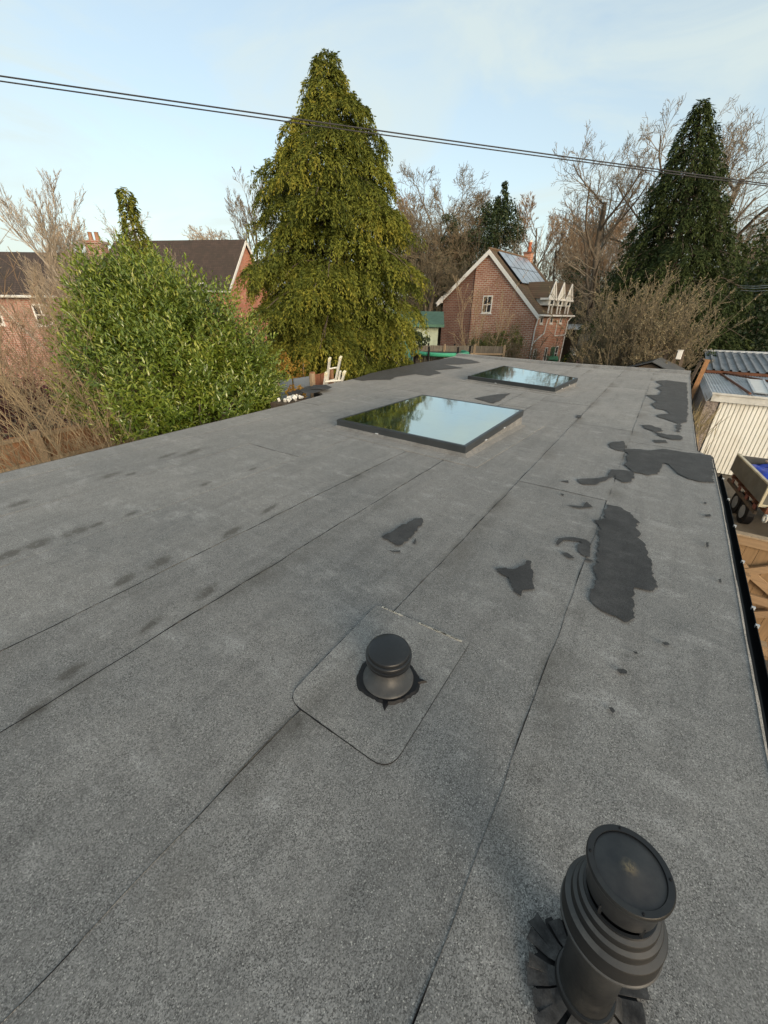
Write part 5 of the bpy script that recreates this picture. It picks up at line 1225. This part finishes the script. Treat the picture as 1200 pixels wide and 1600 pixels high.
# laurel ---------------------------------------------------------------------
def laurel():
    g = rng(21); r = random.Random(21)
    lobes = [((205, 482), 11, 1.05), ((163, 455), 11.2, .62), ((250, 508), 10.8, 1.3), ((310, 548), 10.2, 1.4), ((368, 590), 9.8, 1.1), ((250, 600), 9.8, 1.6), ((330, 640), 9.2, 1.2), ((392, 622), 9.2, .5), ((195, 560), 10.8, 1.2), ((160, 620), 10.8, .8), ((215, 432), 11.2, .5), ((300, 590), 10.6, 1.5), ((230, 540), 11.2, 1.5)]
    cs = [at_d(*p, d) for p, d, q in lobes]; rs = [q for *_, q in lobes]
    ctr = sum(cs, Vector()) / len(cs); b = Vector((ctr.x, ctr.y, G))
    t = thing('laurel_bush', 'big glossy green laurel bush behind the left roof edge', 'bush', b)
    # stems
    mb = MB()
    for c, q in zip(cs, rs):
        for k in range(3):
            e = c + Vector((r.uniform(-.5, .5), r.uniform(-.5, .5), r.uniform(-.2, .5))) * q
            p0 = b + Vector((r.uniform(-.6, .6), r.uniform(-.6, .6), 0)); m_ = p0.lerp(e, .5) + Vector((r.uniform(-.3, .3), r.uniform(-.3, .3), .3))
            mb.tube([p0, m_, e], [.05, .035, .015], 6)
    obj('stems', mb, M['bark'], t, kind='stuff')
    P = []; D = []
    for c, q in zip(cs, rs):
        n = int(640 * q * q)
        for k in range(n):
            d = Vector((r.gauss(0, 1), r.gauss(0, 1), r.gauss(0, 1))).normalized()
            if d.z < -.75: continue
            p = c + d * q * (r.uniform(.58, 1.02))
            if any((p - c2).length < q2 * .5 for c2, q2 in zip(cs, rs)): continue
            if p.x > -6.0: continue
            if mn.noise(p * 1.5) < -.22 and r.random() < .85: continue
            P.append(p); D.append((d * .7 + Vector((r.uniform(-.3, .3), r.uniform(-.3, .3), r.uniform(.35, 1.0)))).normalized())
    P = np.array([tuple(p) for p in P]); D = np.array([tuple(p) for p in D]); m = len(P)
    sl = (.34 + .22 * g.random(m)) * (1 + .55 * (D[:, 2] > .75)); sv = g.random(m)
    Vs = []; Fs = []; vr = []; off = 0; LP = []; LD = []; LN = []; LL = []
    nl = 15
    for j in range(nl):
        u = (j + .4) / nl; ang = j * 2.4 + g.random(m) * .5
        a = unit(np.cross(D, np.array([.3, .2, 1.]))); bb = np.cross(D, a)
        side = a * np.cos(ang)[:, None] + bb * np.sin(ang)[:, None]
        pos = P + D * (sl * (u - .55))[:, None]
        dr = unit(D * (.35 + .75 * u) + side * (1.15 - .45 * u) + np.array([0, 0, -.18 * (1 - u)]) + g.normal(size=(m, 3)) * .12)
        nn = unit(D * 1.0 - side * .35 + np.array([0, 0, .5]) + g.normal(size=(m, 3)) * .25)
        ln = .128 * (.55 + .85 * g.random(m)) * (1.05 - .35 * u)
        LP.append(pos); LD.append(dr); LN.append(nn); LL.append(ln)
        vr.append(np.clip(sv * .48 + .12 + .48 * u * g.random(m) ** .5 + g.normal(size=m) * .10, 0, 1))
    LP = np.concatenate(LP); LD = np.concatenate(LD); LN = np.concatenate(LN); LL = np.concatenate(LL); vr = np.concatenate(vr)
    # the nearest outward leaves as single parts
    dist = np.linalg.norm(LP - np.array([0, 0, CAMZ]), axis=1); toward = (LN * unit(np.array([0, 0, CAMZ]) - LP)).sum(1)
    big = np.argsort(dist - 1.5 * (toward > .3))[:280]
    keep = np.ones(len(LP), bool); keep[big] = False
    def bent(P_, D_, N_, ln):
        D_ = unit(D_); S = unit(np.cross(D_, N_)); U = np.cross(S, D_); w_ = (ln * .29)[:, None]; l_ = ln[:, None]
        pts = [P_, P_ + D_ * l_ * .35 + S * w_ * .5 + U * l_ * .05, P_ + D_ * l_ * .35 - U * l_ * .0, P_ + D_ * l_ * .35 - S * w_ * .5 + U * l_ * .05,
               P_ + D_ * l_ * .72 + S * w_ * .38 + U * l_ * .02, P_ + D_ * l_ * .72 - U * l_ * .05, P_ + D_ * l_ * .72 - S * w_ * .38 + U * l_ * .02, P_ + D_ * l_ - U * l_ * .12]
        V = np.stack(pts, 1).reshape(-1, 3); f = np.array([(0, 1, 2), (0, 2, 3), (1, 4, 5), (1, 5, 2), (2, 5, 6), (2, 6, 3), (4, 7, 5), (5, 7, 6)])
        F = (f[None] + (np.arange(len(P_)) * 8)[:, None, None]).reshape(-1, 3); return V, F
    V, F = bent(LP[keep], LD[keep], LN[keep], LL[keep])
    npmesh('foliage', V, F, M['leaf_laurel'], t, np.repeat(vr[keep], 8), kind='stuff', smooth=True)
    protos = []
    for v in range(5):
        V, F = bent(np.zeros((1, 3)), np.array([[1., 0, 0]]), np.array([[0, 0, 1.]]), np.array([.135]))
        o = npmesh('leaf', V, F, M['leaf_laurel'], None, np.full(8, .15 + .17 * v), smooth=True); protos.append(o.data); bpy.data.objects.remove(o)
    for k in big:
        o = bpy.data.objects.new('leaf', protos[int(np.clip((vr[k] - .05) / .18, 0, 4))]); C.objects.link(o); o.parent = t
        d = Vector(LD[k]).normalized(); s = d.cross(Vector(LN[k])).normalized(); u = s.cross(d)
        mt = Matrix((d, -s, u)).transposed(); o.rotation_euler = mt.to_euler(); o.location = Vector(LP[k]) - t.location; sc = LL[k] / .135; o.scale = (sc, sc, sc)
    return t
laurel()

# multi-stemmed bare shrubs ----------------------------------------------------
def bare_shrub(name, label, base, stems, h, spread, mat, seed, lean=(0, 0), r0=.014, twigs=7, bud=None, budn=0, base_r=.4, sub=3, cat='shrub', curve=.3, minr=.0035):
    t = thing(name, label, cat, base); r = random.Random(seed); S = []; tips = []
    for k in range(stems):
        az = r.uniform(0, 2 * math.pi); q = r.random() ** .6
        p = Vector(base) + Vector((math.cos(az) * base_r * q, math.sin(az) * base_r * q, 0))
        d = Vector((math.cos(az) * spread * q + lean[0] + r.gauss(0, .08), math.sin(az) * spread * q + lean[1] + r.gauss(0, .08), 1)).normalized()
        L_ = h * r.uniform(.6, 1.05) / max(.55, d.z); n = 9; pts = [p]; dd = d.copy(); rad = r0 * r.uniform(.6, 1.3)
        for i in range(n):
            dd = (dd + Vector((r.gauss(0, .07), r.gauss(0, .07), r.gauss(0, .03) + .02)) + Vector((d.x, d.y, -.15)) * curve * .12).normalized(); pts.append(pts[-1] + dd * L_ / n)
        for i in range(n): S.append((pts[i], pts[i+1], rad * (1 - .8 * i / n), rad * (1 - .8 * (i + 1) / n)))
        for j in range(twigs):
            u = r.uniform(.25, 1); i = min(int(u * n), n - 1); q0 = pts[i].lerp(pts[i+1], u * n - i)
            td = (dd + Vector((r.gauss(0, .45), r.gauss(0, .45), r.gauss(.15, .3)))).normalized(); tl_ = L_ * r.uniform(.10, .26)
            a = q0; rr = rad * .4
            for m_ in range(3):
                td = (td + Vector((r.gauss(0, .14), r.gauss(0, .14), r.gauss(.03, .1)))).normalized(); b_ = a + td * tl_ / 3; S.append((a, b_, rr, rr * .7)); rr *= .7
                if m_ > 0:
                    for z in range(sub):
                        e = (td + Vector((r.gauss(0, .5), r.gauss(0, .5), r.gauss(.1, .35)))).normalized(); c_ = b_ + e * tl_ * r.uniform(.15, .45); S.append((b_, c_, rr * .7, rr * .5)); tips.append((b_, c_))
                a = b_
    V, F = tubes_np(np.array([tuple(q[0]) for q in S]), np.array([tuple(q[1]) for q in S]), np.maximum([q[2] for q in S], minr), np.maximum([q[3] for q in S], minr * .8), 4)
    npmesh('stems', V, F, mat, t, kind='stuff')
    if bud:
        g = rng(seed); A = np.array([tuple(q[0]) for q in tips]); B = np.array([tuple(q[1]) for q in tips]); idx = g.integers(0, len(A), budn)
        P = A[idx] + (B - A)[idx] * g.random((budn, 1)) * 1.1; D = unit((B - A)[idx] + g.normal(size=(budn, 3)) * .4)
        V, F = leaves_np(P, D, unit(g.normal(size=(budn, 3))), .055 + .05 * g.random(budn), .018 + .014 * g.random(budn))
        npmesh('buds', V, F, bud, t, g.random(budn), kind='stuff')
    return t
p = at_d(185, 720, 8.0); p.z = G
bare_shrub('bare_shrub', 'tangle of bare tan stems left of the laurel over the roof edge', p, 40, 4.7, .34, M['bark_tan'], 3, lean=(-.42, .02), r0=.0095, twigs=12, base_r=.7, sub=3, curve=.7, minr=.0034)
p = at_d(30, 690, 9.8); p.z = G
bare_shrub('bare_shrub', 'lower bare tan stems leaning out at the left picture edge', p, 13, 4.7, .75, M['bark_tan'], 5, lean=(-.25, -.12), r0=.0115, twigs=11, base_r=1.0, sub=3, curve=.7, minr=.0034)
p = at_d(55, 560, 17.5); p.z = G
bare_shrub('bare_shrub', 'tall ruddy haze of bare twigs before the far left house wall', p, 70, 4.8, .42, M['twig_warm'], 7, lean=(-.04, 0), r0=.014, twigs=15, base_r=1.7, sub=4, curve=.5, minr=.005)
p = at_d(40, 640, 13.6); p.z = G
mt_ = thing('maroon_hedge', 'dark maroon leaved hedge at the left edge behind the fence', 'hedge', p)
g = rng(8); cs = np.array([[p.x + g.normal() * .9 - .5, p.y + g.normal() * 1.1 - .5, G + .3 + g.random() * 2.6] for _ in range(60)])
V, F, vr = clump_leaves(cs, np.full((60, 1), .55), 160, .09, .05, 8); npmesh('foliage', V, F, M['leaf_red'], mt_, vr)
obj('stems', MB().tube([p, p + Vector((-.2, 0, 1.5)), p + Vector((-.4, -.3, 2.6))], [.06, .04, .02], 6).tube([p + Vector((-.8, -.6, 0)), p + Vector((-.9, -.5, 2.3))], [.05, .02], 6), M['bark'], mt_)
p = at_d(992, 585, 22); p.z = G
bare_shrub('budding_shrub', 'large pale budding shrub fanning out in front of the dark fir', p, 120, 4.9, .24, M['twig_olive'], 13, lean=(-.03, 0), r0=.024, twigs=14, bud=M['leaf_bud'], budn=42000, base_r=1.1, sub=3, curve=.25, minr=.009)
p = at_d(940, 575, 27); p.z = G
bare_shrub('bare_shrub', 'low olive brown bare shrub between the cottage and the pale budding shrub', p, 40, 3.2, .35, M['twig_olive'], 17, r0=.018, twigs=9, base_r=1.0, sub=2, minr=.009)
p = at_d(742, 570, 29); p.z = G
bare_shrub('bare_sapling', 'group of tall straight bare saplings in front of the brick gable', p, 10, 6.6, .16, M['bark_tan'], 23, r0=.035, twigs=8, base_r=1.3, sub=2, minr=.010)
p = at_d(800, 575, 30); p.z = G
bare_shrub('bare_shrub', 'brown bare shrub low before the right corner of the cottage', p, 55, 3.4, .5, M['twig_olive'], 29, r0=.016, twigs=8, base_r=1.6, sub=2, minr=.010)
def leafy(name, label, px, py, d, zc, rad, n, mat, seed, ln=.1, wd=.05, squash=.8, cat='shrub', per=110):
    p = at_d(px, py, d); b = Vector((p.x, p.y, ground_z(p.x, p.y))); t = thing(name, label, cat, b); g = rng(seed)
    c = np.array([p.x, p.y, p.z]); cs = c + unit(g.normal(size=(n, 3))) * (g.random((n, 1)) ** .4) * np.array([rad, rad, rad * squash])
    V, F, vr = clump_leaves(cs, np.full((n, 1), rad * .30), per, ln, wd, seed); npmesh('foliage', V, F, mat, t, vr)
    mb = MB(); r = random.Random(seed)
    for k in range(7):
        e = Vector(cs[k * (n // 8)]); mb.tube([b + Vector((r.uniform(-.2, .2), r.uniform(-.2, .2), -.05)), b.lerp(e, .5) + Vector((r.uniform(-.2, .2), 0, .2)), e], [.05, .035, .015], 5)
    obj('stems', mb, M['bark'], t, kind='stuff'); return t
leafy('evergreen_shrub', 'rounded green shrub below the small gable window of the cottage', 787, 540, 30.5, 0, 1.45, 40, M['leaf_shrub'], 31, .13, .06)
leafy('evergreen_shrub', 'olive shrub low in front of the middle of the brick gable', 752, 548, 30, 0, 1.2, 30, M['leaf_shrub'], 33, .13, .06)
leafy('evergreen_shrub', 'small dark shrub in front of the pale green shed', 652, 533, 26, 0, .75, 18, M['leaf_ivy'], 35, .13, .06)
leafy('golden_shrub', 'orange leaved twiggy shrub between the laurel and the cypress', 452, 576, 12.2, 0, .55, 16, M['leaf_gold'], 37, .08, .03, per=45)
leafy('golden_shrub', 'small yellow green plant at the foot of the laurel by the grey screen', 462, 612, 9.1, 0, .22, 10, M['leaf_gold'], 39, .06, .025, per=40)
leafy('dark_hedge', 'dark hedge low at the far right under the thin wires', 1190, 505, 33, 0, 4.2, 80, M['leaf_ivy'], 41, .22, .11, squash=.75, cat='hedge')
leafy('dark_hedge', 'dark evergreen mass between the fir and the right picture edge', 1205, 460, 37, 0, 4.4, 90, M['leaf_dark'], 43, .24, .12, squash=.9, cat='hedge')
leafy('dark_hedge', 'shaded undergrowth below the fir behind the leaning planks', 1095, 545, 31, 0, 3.3, 60, M['leaf_ivy'], 45, .20, .10, squash=.55, cat='hedge')
# ivy covered trunk behind the cottage
def ivy_tree(label, px, pyt, d, w_, seed, tops):
    b = base_pt(px, pyt, d); H = top_h(px, pyt, d); t = thing('ivy_clad_tree', label, 'tree', b); g = rng(seed); r = random.Random(seed)
    obj('trunk', MB().tube([b, b + Vector((.1, 0, H * .5)), b + Vector((0, 0, H * .95))], [.35, .25, .06], 8), M['bark'], t)
    cs = []
    for k in range(150):
        h = r.random() ** .8; wd_ = w_ * (.75 + .25 * math.sin(math.pi * h)) * (1 if h < .78 else 1.0 - (h - .78) * 2.6); a = r.uniform(0, 6.28); q = r.random() ** .5
        cs.append((b.x + math.cos(a) * wd_ * q, b.y + math.sin(a) * wd_ * q, b.z + H * .90 * h))
    for (dx, hh) in tops:
        for k in range(7): cs.append((b.x + dx + r.uniform(-.15, .15), b.y, b.z + H * (.84 + (hh - .84) * k / 6)))
    cs = np.array(cs); rr = np.full((len(cs), 1), w_ * .30); rr[150:] = .30
    V, F, vr = clump_leaves(cs, rr, 150, .20, .12, seed); npmesh('ivy', V, F, M['leaf_ivy'], t, vr)
ivy_tree('dark ivy smothered tree with two spikes behind the cottage ridge', 784, 290, 47, 3.3, 51, ((.45, 1.0), (-.15, .93)))

# leafless trees ---------------------------------------------------------------
TREES = [
 ('big bare crown highest at the top right corner behind the wires', 1188, 125, 47, 'big', 171, .8, M['twig_grey']),
 ('wide bare oak crown just right of the cypress, nearer the wood edge', 672, 300, 50, 'oak', 161, .62, M['twig_brown']),
 ('bare oak with dense brown twigs left of the ivy smothered tree', 740, 268, 54, 'oak', 162, .6, M['twig_brown']),
 # label, px, py top, distance, kind
 ('broad bare oak right of the tall cypress with ivied stem', 706, 252, 48, 'oak', 61, .62, M['twig_olive']),
 ('bare tree with orange lit top close beside the cypress', 650, 285, 62, 'ash', 62, .5, M['twig_warm']),
 ('bare fan shaped tree right of the ivy smothered tree', 862, 296, 55, 'ash', 63, .55, M['twig_warm']),
 ('thin bare tree with ruddy twigs above the cottage chimney', 915, 312, 58, 'ash', 64, .5, M['twig_warm']),
 ('bare tree behind and left of the dark fir, ruddy low twigs', 965, 318, 60, 'oak', 65, .55, M['twig_warm']),
 ('tall bare ash rising behind the left side of the dark fir', 1015, 172, 46, 'big', 66, .55, M['twig_grey']),
 ('tallest bare ash rising behind the right side of the dark fir', 1160, 118, 44, 'big', 67, .55, M['twig_grey']),
 ('bare tree low at the right picture edge behind the hedge', 1195, 290, 50, 'oak', 68, .55, M['twig_grey']),
 ('bare tree peeping left of the cypress above the gable', 385, 285, 50, 'ash', 69, .55, M['twig_grey']),
 ('low cream topped bare tree behind the dark roofed house', 328, 345, 60, 'oak', 70, .55, M['twig_pale']),
 ('bare grey tree crown behind the slim conifer tip', 200, 312, 30, 'birch', 71, .5, M['twig_pale']),
 ('tall pale birch at the left picture edge', 18, 258, 22, 'birch', 72, .42, M['twig_pale']),
 ('shorter pale birch before the brown roof of the left house', 88, 330, 21, 'birch', 73, .42, M['twig_pale']),
 ('spreading bare tree behind the green roofed shed', 668, 395, 41, 'oak', 74, .7, M['twig_olive']),
 ('bare tree behind the cottage left of its apex', 735, 330, 52, 'oak', 75, .6, M['twig_olive']),
 ('bare tree in the wood right of the chimney', 890, 330, 50, 'ash', 76, .5, M['twig_warm']),
 ('slender bare tree in the gap left of the fir', 985, 330, 48, 'ash', 77, .5, M['twig_warm']),
 ('slender bare tree in the wood above the dormers', 935, 345, 46, 'ash', 78, .5, M['twig_warm']),
]
kinds = {'oak': dict(levels=6, kids=(9, 7, 6, 4, 4), up=.15, first=.25, ratio=.62, wiggle=.22, trunk_r=.30),
         'ash': dict(levels=6, kids=(9, 6, 5, 4, 3), up=.5, first=.22, ratio=.55, wiggle=.14, trunk_r=.22),
         'big': dict(levels=6, kids=(8, 6, 4, 4, 3), up=.25, first=.35, ratio=.60, wiggle=.20, trunk_r=.40),
         'birch': dict(levels=5, kids=(17, 9, 7, 5), up=.5, first=.15, ratio=.46, wiggle=.12, trunk_r=.10, droop=.35)}
for lab, px, pyt, d, kd, seed, spr, tw in TREES:
    if 800 < px < 990: d *= 1.35
    b = base_pt(px, pyt, d); H = top_h(px, pyt, d)
    t = thing('bare_tree', lab, 'tree', b, 'leafless winter trees')
    tree_meshes(bare_tree_segs(seed, H, spr, **kinds[kd]), t, M['bark_pale'] if kd == 'birch' else M['bark'], tw, minr=.006 if kd == 'birch' else .014 * d / 48)
# ivied lower stem on the oak and brushwood in the wood's edge
leafy('ivied_stem', 'dark ivy column on the oak stem right of the cypress', 699, 400, 47, 0, 1.35, 60, M['leaf_ivy'], 81, .2, .1, squash=2.6, cat='ivy', per=110)
def thicket(label, name, px0, px1, py_top, d0, d1, n, seed, mat, rr=.016, leafmat=None, leafn=0):
    g = rng(seed); r = random.Random(seed); S = []
    for k in range(n):
        px = r.uniform(px0, px1); d = r.uniform(d0, d1); b = base_pt(px, 520, d); H = top_h(px, py_top + r.uniform(-8, 45), d) * r.uniform(.55, 1)
        dd = Vector((r.gauss(0, .16), r.gauss(0, .16), 1)).normalized(); p = b; m_ = 6
        for i in range(m_):
            dd = (dd + Vector((r.gauss(0, .1), r.gauss(0, .1), .05))).normalized(); q = p + dd * H / m_; S.append((p, q, rr * 2 * (1 - i / m_) + rr * .6, rr * 2 * (1 - (i + 1) / m_) + rr * .5))
            if i > 0:
                for z in range(5):
                    e = (dd + Vector((r.gauss(0, .6), r.gauss(0, .6), r.gauss(.1, .35)))).normalized(); l_ = H * r.uniform(.06, .2); c_ = q + e * l_; S.append((q, c_, rr * .8, rr * .5))
                    for y in range(2): f = (e + Vector((r.gauss(0, .5), r.gauss(0, .5), r.gauss(.1, .3)))).normalized(); S.append((q.lerp(c_, .6), q.lerp(c_, .6) + f * l_ * .6, rr * .6, rr * .4))
            p = q
    V, F = tubes_np(np.array([tuple(q[0]) for q in S]), np.array([tuple(q[1]) for q in S]), [q[2] for q in S], [q[3] for q in S], 3)
    o = npmesh(name, V, F, mat, kind='stuff'); o['label'] = label; o['category'] = 'thicket'
    return o
thicket('ruddy brown thicket on the bank right of the cottage', 'thicket', 860, 1010, 350, 58, 78, 260, 91, M['twig_warm'])
thicket('olive brown thicket behind and left of the cottage', 'thicket', 625, 800, 345, 43, 58, 210, 92, M['twig_olive'])
thicket('grey brown thicket in the far wood at right', 'thicket', 990, 1240, 330, 42, 60, 170, 93, M['twig_grey'])
thicket('low brushwood before the bank behind the cottage garden', 'thicket', 880, 1000, 440, 44.5, 52, 130, 94, M['twig_grey'])
# ivy and bramble mass on the wood floor
for lab, x0, x1, y0, y1, d0, d1, n, sd in (('dark ivy and bramble undergrowth along the foot of the wood left of the cottage', 600, 720, 400, 505, 44, 54, 70, 95), ('dark ivy and bramble undergrowth along the foot of the wood right of the cottage', 890, 1010, 420, 520, 46, 56, 60, 96)):
    g = rng(sd); cs = []
    for k in range(n):
        p = at_d(g.uniform(x0, x1), g.uniform(y0, y1), g.uniform(d0, d1)); cs.append((p.x, p.y, max(p.z, ground_z(p.x, p.y) + .3)))
    V, F, vr = clump_leaves(np.array(cs), np.full((n, 1), 1.3), 130, .26, .13, sd); o = npmesh('undergrowth', V, F, M['leaf_ivy'], var=vr, kind='stuff'); o['label'] = lab; o['category'] = 'undergrowth'
# weeds by the garage pier
g = rng(99); p = Vector((1.28, 14.6, G)); wd_t = thing('dry_weeds', 'dry pale weeds growing in the gap before the garage pier', 'weeds', p)
k = 160; P = np.array(p) + np.c_[g.normal(size=k) * .22, g.normal(size=k) * .9, np.zeros(k)]; D = unit(np.c_[g.normal(size=(k, 2)) * .35, np.ones(k)])
P[:, 2] = -1.5; LN = .5 + .7 * g.random(k)
V, F = leaves_np(P, D, unit(g.normal(size=(k, 3))), LN, np.full(k, .022)); npmesh('blades', V, F, M['leaf_bud'], wd_t, g.random(k) * .6, kind='stuff')
obj('tussock', MB().lathe([(.5, 0), (.45, .6), (.25, 1.3), (.02, 1.45)], 12, (p.x, p.y, G)), M['bark_tan'], wd_t)
